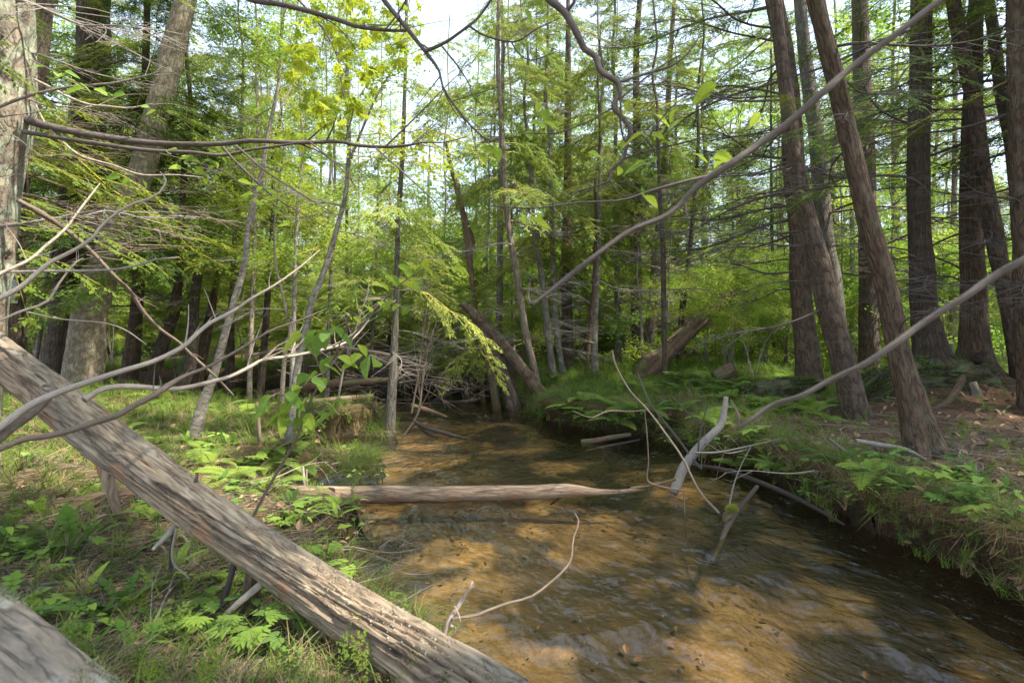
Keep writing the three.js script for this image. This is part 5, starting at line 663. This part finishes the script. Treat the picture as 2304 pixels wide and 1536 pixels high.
for (const [u, v, n, L, l, mi] of [[1975, 1075, 5, 0.34, 'fern with long sunlit fronds on the bank edge below the stick', 1], [2060, 1085, 4, 0.26, 'smaller fern beside the long fronded one on the litter bank'], [1660, 1055, 5, 0.34, 'fern hanging over the undercut bank by the pale branch', 0], [1745, 1060, 5, 0.3, 'fern at the brink below the tan stick', 0], [600, 1110, 6, 0.34, 'bright fern growing behind the crossing log', 1], [520, 1080, 6, 0.34, 'bright fern between the bleached log and the crossing log', 1], [470, 1050, 5, 0.3, 'fern leaning over the upper bleached log', 1], [1330, 945, 7, 0.4, 'yellow green fern tuft on the bank above the black stub', 1], [1440, 930, 6, 0.36, 'fern on the bank behind the arching twigs'], [265, 1000, 5, 0.26, 'fern in the shade behind the bleached log', 2], [760, 1150, 5, 0.2, 'small fern on the near bank clump', 0]]) fern(u, v, n, L, l, null, mi);
{ const R = rng(515); for (let i = 0; i < 70; i++) { const rt = R() < 0.7, u = rt ? 1240 + R() * 640 : 230 + R() * 330, v = rt ? 845 + R() * 110 : 850 + R() * 90; fern(u, v, 5, 0.34, rt ? 'light green fern of the bank across the stream' : 'light green fern in the shaded grass around the snags', rt ? 'ferns of the far bank' : 'ferns around the snags', R() < 0.5 ? 1 : 0); } }
// leafy herbs: each leaf a part
function leafGeo(kind) { const t = new Tri(), X = V(1, 0, 0), Y = V(0, 1, 0);
  if (kind === 'lobed') { for (let f = 0.12; f < 0.95; f += 0.14) for (const s of [-1, 1]) t.leaf(V(f * 0.9, 0.02 * f, 0), V(0.45, 0, s).normalize(), Y, 0.2 * (0.5 + f), 0.12, 0.1, 0.1); t.leaf(V(0, 0, 0), X, Y, 1, 0.2, 0.1, 0.25); t.leaf(V(0.65, -0.05, 0), X, Y, 0.4, 0.3, 0.1, 0.2); }
  else if (kind === 'palm') for (let a = -2; a <= 2; a++) { const d = V(Math.cos(a * 0.62), 0, Math.sin(a * 0.62)); t.leaf(V(0, 0, 0), d, Y, 1 - 0.12 * Math.abs(a), 0.3, 0.15, 0.2); for (const s of [-1, 1]) t.leaf(d.clone().multiplyScalar(0.45), V(Math.cos(a * 0.62 + s * 0.5), 0, Math.sin(a * 0.62 + s * 0.5)), Y, 0.38, 0.16, 0.15, 0.2); }
  else if (kind === 'three') for (let a = -1; a <= 1; a++) t.leaf(V(0.06 * Math.cos(a), 0, 0.1 * a), V(Math.cos(a * 1.2), 0, Math.sin(a * 1.2)), Y, 0.9, 0.55, 0.15, 0.15);
  else if (kind === 'strap') t.leaf(V(0, 0, 0), X, Y, 1, 0.26, 0.25, 0.35); else t.serrated(1, 0.58);
  return t.geo(); }
const LEAF = Object.fromEntries(['lobed', 'palm', 'three', 'strap', 'oval'].map((k) => [k, leafGeo(k)]));
const herbMat = [leafMat(0.17, 0.29, 0.05), leafMat(0.24, 0.36, 0.06), leafMat(0.11, 0.2, 0.04), leafMat(0.3, 0.42, 0.06)];
function herb(u, v, kind, n, L, label, { mi = 0, stalk = 0, rise = 0.7, d } = {}) { const R = rng(++fs * 57), g = d ? P(u, v, d) : groundHit(u, v), t = thing('leafy_herb', label, 'plant', g);
  for (let i = 0; i < n; i++) { const az = (i + 0.6 * R()) / n * 6.283, o = V(0, 0, 0);
    if (stalk) { const h = stalk * (0.5 + 0.6 * R()); o.set(Math.cos(az) * h * 0.45, h, -Math.sin(az) * h * 0.45); part('stalk', tube([V(0, -0.02, 0), V(o.x * 0.3, h * 0.6, o.z * 0.3), o], [0.0025, 0.002, 0.0015], { rs: 4, step: 0.06, size: 0.12 }), herbMat[2], t); }
    const m = part('leaf', LEAF[kind], herbMat[mi], t), s = L * (0.7 + 0.5 * R()); m.position.copy(o); m.rotation.order = 'YZX'; m.rotation.set((R() - 0.5) * 0.5, az, stalk ? (R() - 0.5) * 0.6 : rise * (0.5 + 0.8 * R())); m.scale.set(s, s, s); } return t; }
herb(62, 1245, 'lobed', 6, 0.2, 'toothed dandelion like rosette below the rotten red log', { rise: 0.8 }); herb(165, 1240, 'lobed', 6, 0.2, 'second toothed rosette under the hanging strip', { rise: 0.9 }); herb(205, 1215, 'strap', 6, 0.16, 'narrow leaved rosette beside the hanging strip', { rise: 1 }); herb(110, 1300, 'lobed', 4, 0.1, 'small drooping toothed leaf plant in the dark bank', { mi: 0 });
herb(190, 1490, 'strap', 8, 0.15, 'broad smooth leaved rosette near the mossy log end', { mi: 0, rise: 1 }); herb(15, 1240, 'oval', 4, 0.09, 'round leaved plant on the bank below the red log', { mi: 0, stalk: 0.06 });
herb(470, 1330, 'palm', 5, 0.085, 'cut leaved plant in light under the bleached log', { mi: 3, stalk: 0.1 }); herb(445, 1380, 'palm', 4, 0.085, 'cut leaved plant lower under the log by the dark prop', { mi: 3, stalk: 0.08 }); herb(390, 1440, 'palm', 4, 0.08, 'cut leaved plant beside the pale prop stick', { mi: 1, stalk: 0.1 }); herb(340, 1240, 'palm', 4, 0.06, 'cut leaved plant in shade by the white curved twig', { mi: 1, stalk: 0.07 });
herb(572, 1475, 'three', 3, 0.055, 'three leaved seedling by the thick dark prop', { mi: 1, stalk: 0.05 }); herb(625, 1400, 'three', 5, 0.03, 'tiny clover like plant under the log by the moss', { mi: 1, stalk: 0.05 }); herb(632, 1190, 'palm', 5, 0.09, 'bright cut leaved plant above the bleached log', { mi: 3, stalk: 0.1 }); herb(700, 1255, 'palm', 4, 0.08, 'bright cut leaved plant at the upper log edge over the water', { mi: 3, stalk: 0.08 }); herb(770, 1290, 'palm', 4, 0.08, 'deep green cut leaved plant hanging over the water', { mi: 0, stalk: 0.07 });
herb(660, 1175, 'palm', 5, 0.07, 'cut leaved plant behind the bright one on the near bank', { mi: 1, stalk: 0.09 }); herb(758, 1165, 'strap', 4, 0.14, 'upright strap leaved shoot in front of the crossing log', { mi: 3, rise: 1.3 }); herb(690, 1150, 'palm', 6, 0.08, 'feathery cut leaved plant against the crossing log', { mi: 1, stalk: 0.1 }); herb(870, 1350, 'oval', 4, 0.07, 'round leaved shoot at the water edge of the log', { mi: 1, stalk: 0.05 });
herb(800, 1090, 'oval', 7, 0.045, 'small leafy sprig standing over the crossing log', { mi: 3, stalk: 0.14 }); herb(860, 1085, 'oval', 7, 0.045, 'small leafy sprig by the crossing log and the grass islet', { mi: 3, stalk: 0.12 }); herb(420, 1000, 'strap', 8, 0.16, 'strap leaved clump below the birch sapling', { mi: 1, rise: 1.1 }); herb(640, 1095, 'oval', 4, 0.1, 'broad bluish leaf plant above the crossing log', { mi: 0, stalk: 0.05 }); herb(560, 1060, 'palm', 6, 0.09, 'bright cut leaved plant among the ferns', { mi: 3, stalk: 0.14 }); herb(500, 1010, 'oval', 7, 0.07, 'leafy shoot in the fern clump', { mi: 3, stalk: 0.16 });
herb(1845, 1085, 'lobed', 6, 0.17, 'toothed rosette hanging over the undercut bank', { mi: 0, rise: 0.5 }); herb(1875, 1060, 'strap', 6, 0.16, 'narrow leaved rosette above the toothed one', { mi: 1, rise: 1 }); herb(2095, 1090, 'palm', 4, 0.08, 'cut leaved plant beside the small fern', { mi: 3, stalk: 0.08 }); herb(2200, 1090, 'strap', 6, 0.17, 'narrow leaved shoots on the shaded litter bank', { mi: 0, rise: 1 }); herb(2110, 1180, 'oval', 9, 0.05, 'spreading small leaved plant over the dark bank', { mi: 0, stalk: 0.1 }); herb(2190, 1150, 'palm', 5, 0.06, 'yellow green leaved plant at the dark bank edge', { mi: 3, stalk: 0.07 }); herb(2290, 1180, 'oval', 8, 0.055, 'leafy plant where the bank meets the picture edge', { mi: 0, stalk: 0.14 }); herb(2240, 1130, 'strap', 5, 0.15, 'strap leaved tuft in the shade behind the yellow green plant', { mi: 2, rise: 1 });
herb(1260, 960, 'oval', 9, 0.06, 'pale leaved plant on the corner of the fern bank', { mi: 1, stalk: 0.12 }); herb(1290, 945, 'oval', 8, 0.06, 'pale leaved plant behind the corner one', { mi: 1, stalk: 0.14 }); herb(1500, 1000, 'oval', 7, 0.06, 'leafy sprig reaching over the water by the brown twig', { mi: 1, stalk: 0.1 }); herb(1640, 1010, 'strap', 8, 0.15, 'arching strap leaves beside the pale branch', { mi: 1, rise: 0.9 }); herb(1620, 975, 'palm', 5, 0.09, 'cut leaved plant behind the pale branch', { mi: 1, stalk: 0.12 });
{ const R = rng(2718), kinds = ['lobed', 'palm', 'three', 'strap', 'oval']; for (let i = 0; i < 190; i++) { const near = i < 95, u = near ? R() * 820 : 1240 + R() * 1050, v = near ? 930 + R() * 560 : 930 + (u - 1240) * 0.14 + R() * 110, q = groundHit(u, v), b = bank(q.x, -q.z); if (b[0] < 0.08) continue; const k = kinds[Math.floor(R() * 5)], st = k === 'lobed' || k === 'strap' ? 0 : 0.06 + 0.1 * R(), L = st ? 0.05 + 0.05 * R() : 0.1 + 0.08 * R();
  const words = { lobed: 'toothed leaved rosette', palm: 'cut leaved herb', three: 'three leaved herb', strap: 'narrow leaved shoot', oval: 'oval leaved herb' }[k], t = herb(u, v, k, 3 + Math.floor(R() * 4), L, 'small ' + words + (near ? ' scattered in the near bank turf' : ' scattered along the fern bank'), { mi: Math.floor(R() * 4), stalk: st, rise: 0.9 }); t.userData.group = words + (near ? ' of the near bank' : ' of the fern bank'); } }
{ const R = rng(99); for (let i = 0; i < 26; i++) { const u = 180 + R() * 620, v = 960 + R() * 220, q = groundHit(u, v); if (bank(q.x, -q.z)[0] < 0.1 || clearing(q.x, -q.z)) continue; fern(u, v, 5, 0.2 + 0.12 * R(), 'fresh small fern on the near bank around the crossing log', 'ferns of the near bank', R() < 0.6 ? 1 : 0); } }
// ---------------------------------------------------------------- leaf sprays of saplings, each leaf a part
const veins = tex(256, (u, v) => { const w = Math.abs(v - 0.5), mid = Math.exp(-((w / 0.012) ** 2)), q = (u - w * 0.75) * 9, f = Math.abs(q - Math.round(q)), side = Math.exp(-((f / 0.07) ** 2)) * smooth(0.48, 0.3, w), m = 0.82 + 0.3 * tfbm(u, v, 12, 12, 301, 3) - 0.06 * tfbm(u, v, 60, 60, 305, 2); return [m * (1 + 0.3 * Math.max(mid, side * 0.7)), m * (1 + 0.16 * Math.max(mid, side * 0.7)), m * (1 + 0.4 * Math.max(mid, side * 0.7))].map((z) => z * 0.8); }, true);
const sprayMat = [leafMat(0.32, 0.47, 0.06, 0.5, { map: veins }), leafMat(0.42, 0.54, 0.06, 0.5, { map: veins }), leafMat(0.23, 0.38, 0.06, 0.45, { map: veins }), leafMat(0.4, 0.45, 0.035, 0.55)];
function leaves(t, spots, d, L, mats, R, kind = 'oval', hang = 0.6) { for (const [u, v, k = 1, dd] of spots) { const q = P(u, v, dd ?? d + (R() - 0.5) * 0.25).sub(t.position), m = part('leaf', LEAF[kind], sprayMat[mats[Math.floor(R() * mats.length)]], t), s = L * k * (0.85 + 0.3 * R()); m.position.copy(q); m.rotation.order = 'YZX'; m.rotation.set((R() - 0.5) * 0.9 + (R() < 0.5 ? 0.5 : -0.3), R() * 6.283, -hang * (0.3 + R())); m.scale.set(s, s, s); } }
{ const R = rng(321);
  const sap = wood('leafy_sapling', 'young sapling with large serrated bright leaves in front of the root hummock', 'sapling', [[570, 1160, 6], [600, 1101, 7], [632, 1045, 6.5], [667, 985, 6], [700, 900, 5], [735, 835, 4], [765, 770, 3], [790, 700, 2]], [2.5, 2.2], twigBrown, { side: [{ px: [[685, 940, 4], [650, 900, 3], [610, 880, 2]], d: 2.2 }, { px: [[690, 925, 3], [730, 920, 2]], d: 2.2 }, { px: [[725, 850, 3], [700, 770, 2], [690, 745, 2]], d: 2.2 }] });
  leaves(sap, [[640, 925, 1.1], [655, 940, 1], [675, 940, 1], [612, 940, 1], [708, 925, 1], [715, 950, 0.9], [690, 895, 0.9], [670, 885, 0.9], [700, 858, 1], [722, 848, 1], [710, 742, 1], [725, 742, 1], [610, 890, 1], [640, 885, 1], [600, 905, 0.8], [625, 905, 1], [645, 905, 1.1], [618, 925, 1.2], [630, 935, 1.3], [600, 925, 0.9], [663, 925, 1], [690, 930, 0.8], [700, 940, 0.8], [730, 925, 1.2], [745, 930, 0.9], [728, 905, 0.8], [752, 905, 0.9], [690, 840, 1.1], [715, 838, 1.1], [735, 810, 1], [745, 800, 0.9], [760, 802, 0.9], [730, 822, 0.9], [680, 750, 1.1], [700, 755, 1.2], [720, 760, 0.9], [745, 735, 1.1], [760, 735, 1], [735, 750, 0.8], [670, 745, 0.8], [655, 880, 0.9], [665, 865, 0.9], [680, 872, 0.8], [805, 775, 0.9], [830, 800, 1.2], [845, 808, 1.3], [815, 798, 1]], 2.2, 0.095, [0, 1, 2], R);
  const arch = wood('leafy_sapling', 'arching spray of yellow green leaves over the slender hummock tree', 'sapling', [[735, 835, 4], [790, 760, 4], [850, 690, 3.5], [900, 640, 3], [960, 605, 2.5], [1030, 592, 1.5]], [3.1, 3], twigBrown, { side: [{ px: [[830, 712, 3], [870, 690, 2], [920, 688, 1.5]], d: 3.05 }, { px: [[820, 722, 3], [785, 700, 2], [765, 695, 1.5]], d: 3.05 }] });
  leaves(arch, [[772, 700], [790, 688], [805, 695], [815, 686], [832, 690], [850, 678], [868, 682], [885, 676], [900, 684, 1.2], [915, 690, 1.2], [895, 632, 1.2], [925, 630, 1.1], [858, 640], [880, 620], [910, 612], [935, 640], [955, 600], [975, 595, 1.2], [995, 600, 1.2], [1010, 592, 1.1], [1022, 598, 1.1], [965, 582], [985, 585], [915, 590, 1.2], [895, 598, 1.1], [930, 595, 1.1], [945, 592], [780, 705, 0.8], [795, 712, 0.8], [1035, 600, 0.9]], 3.03, 0.085, [1, 3, 0], R);
  leaves(alder, [[1475, 258, 1.2], [1505, 256], [1450, 298, 1.4], [1490, 318, 1.2], [1538, 268, 1.1], [1500, 282, 1], [1437, 222, 0.9], [1413, 227, 0.9], [1340, 225, 0.7], [1223, 246, 1.2], [1210, 228, 0.8], [1193, 275, 1.1], [1220, 274, 1], [1187, 302, 0.9], [1082, 333, 1.1], [1116, 330, 1], [1078, 345, 0.8], [1322, 343, 1], [1334, 368, 0.9], [1455, 366, 1.2], [1480, 358, 1.1], [1450, 440, 1.3], [1443, 420, 0.9], [1160, 448, 1.1], [1178, 438, 0.9], [1193, 490, 1.3], [1175, 480, 0.9], [1210, 478, 0.8], [1180, 18, 1], [1217, 38, 0.8], [1610, 186, 1.7], [1583, 200, 1.2], [1600, 212, 1], [1540, 305, 1.1], [1550, 340, 1], [1610, 345, 1.2], [1630, 352, 1.2], [1595, 358, 1], [1560, 345, 1], [1688, 266, 1.1], [1708, 253, 0.9], [1745, 256, 0.9], [1520, 245, 1], [1530, 285, 1.1], [1470, 300, 0.9], [1420, 320, 0.9], [1430, 372, 0.7], [1395, 375, 0.8]], 2.15, 0.07, [1, 0, 1], R, 'oval', 0.4);
  const bough = wood('leafy_twig', 'level twig of small bright leaves under the moss dark bough', 'twig', [[360, 345, 3], [430, 362, 3], [500, 385, 3], [560, 425, 2.5], [610, 455, 2], [650, 485, 1.5]], 3.1, twigBrown), sp = [];
  for (let i = 0; i < 46; i++) { const f = R(), u = lerp(370, 650, f), v = lerp(345, 485, f * f * 0.5 + f * 0.5) + (R() - 0.5) * 46; sp.push([u, v, 0.8 + 0.5 * R()]); } leaves(bough, sp, 3.1, 0.06, [0, 1, 1], R, 'oval', 0.2);
  const tw2 = wood('leafy_twig', 'twig of broad dark green leaves before the hemlock trunks', 'twig', [[60, 130, 3], [110, 155, 3], [170, 185, 2.5], [240, 205, 1.5]], 3.1, twigBrown); leaves(tw2, [[103, 150, 1.2], [128, 165, 1.1], [160, 168, 1.3], [150, 178, 1], [190, 198, 1.3], [210, 200, 1.2], [235, 205, 1.5], [250, 215, 1], [180, 188, 1], [145, 160, 1], [280, 210, 0.8], [335, 240, 0.9], [350, 248, 0.9], [270, 396, 0.9], [290, 400, 0.9], [320, 405, 0.9], [345, 400, 0.9]], 3.05, 0.075, [2, 0], R, 'oval', 0.3);
  const mp = wood('maple_bough', 'maple bough with hanging yellow green lobed leaves against the sky', 'branch', [[640, -30, 5], [690, 20, 5], [730, 70, 4], [760, 130, 4], [770, 200, 3], [790, 270, 2]], 4.2, twigDark, { twigs: [14, 0.4, 0.05] }), ms = [];
  for (let i = 0; i < 170; i++) { const a = R() * 6.283, q = Math.sqrt(R()), u = 755 + Math.cos(a) * q * 105 + (R() - 0.5) * 30, v = 130 + Math.sin(a) * q * 165; ms.push([u, v, 0.7 + 0.6 * R(), 4.2 + (R() - 0.5) * 0.9]); } for (let i = 0; i < 40; i++) ms.push([620 + R() * 150, 240 + R() * 130, 0.6 + 0.5 * R(), 4.6 + R()]); for (let i = 0; i < 26; i++) ms.push([860 + R() * 90, R() * 140, 0.7 + 0.4 * R(), 3.2 + R()]);
  leaves(mp, ms, 4.2, 0.075, [3, 3, 1], R, 'palm', 0.9);
}
renderer.render(scene, camera);
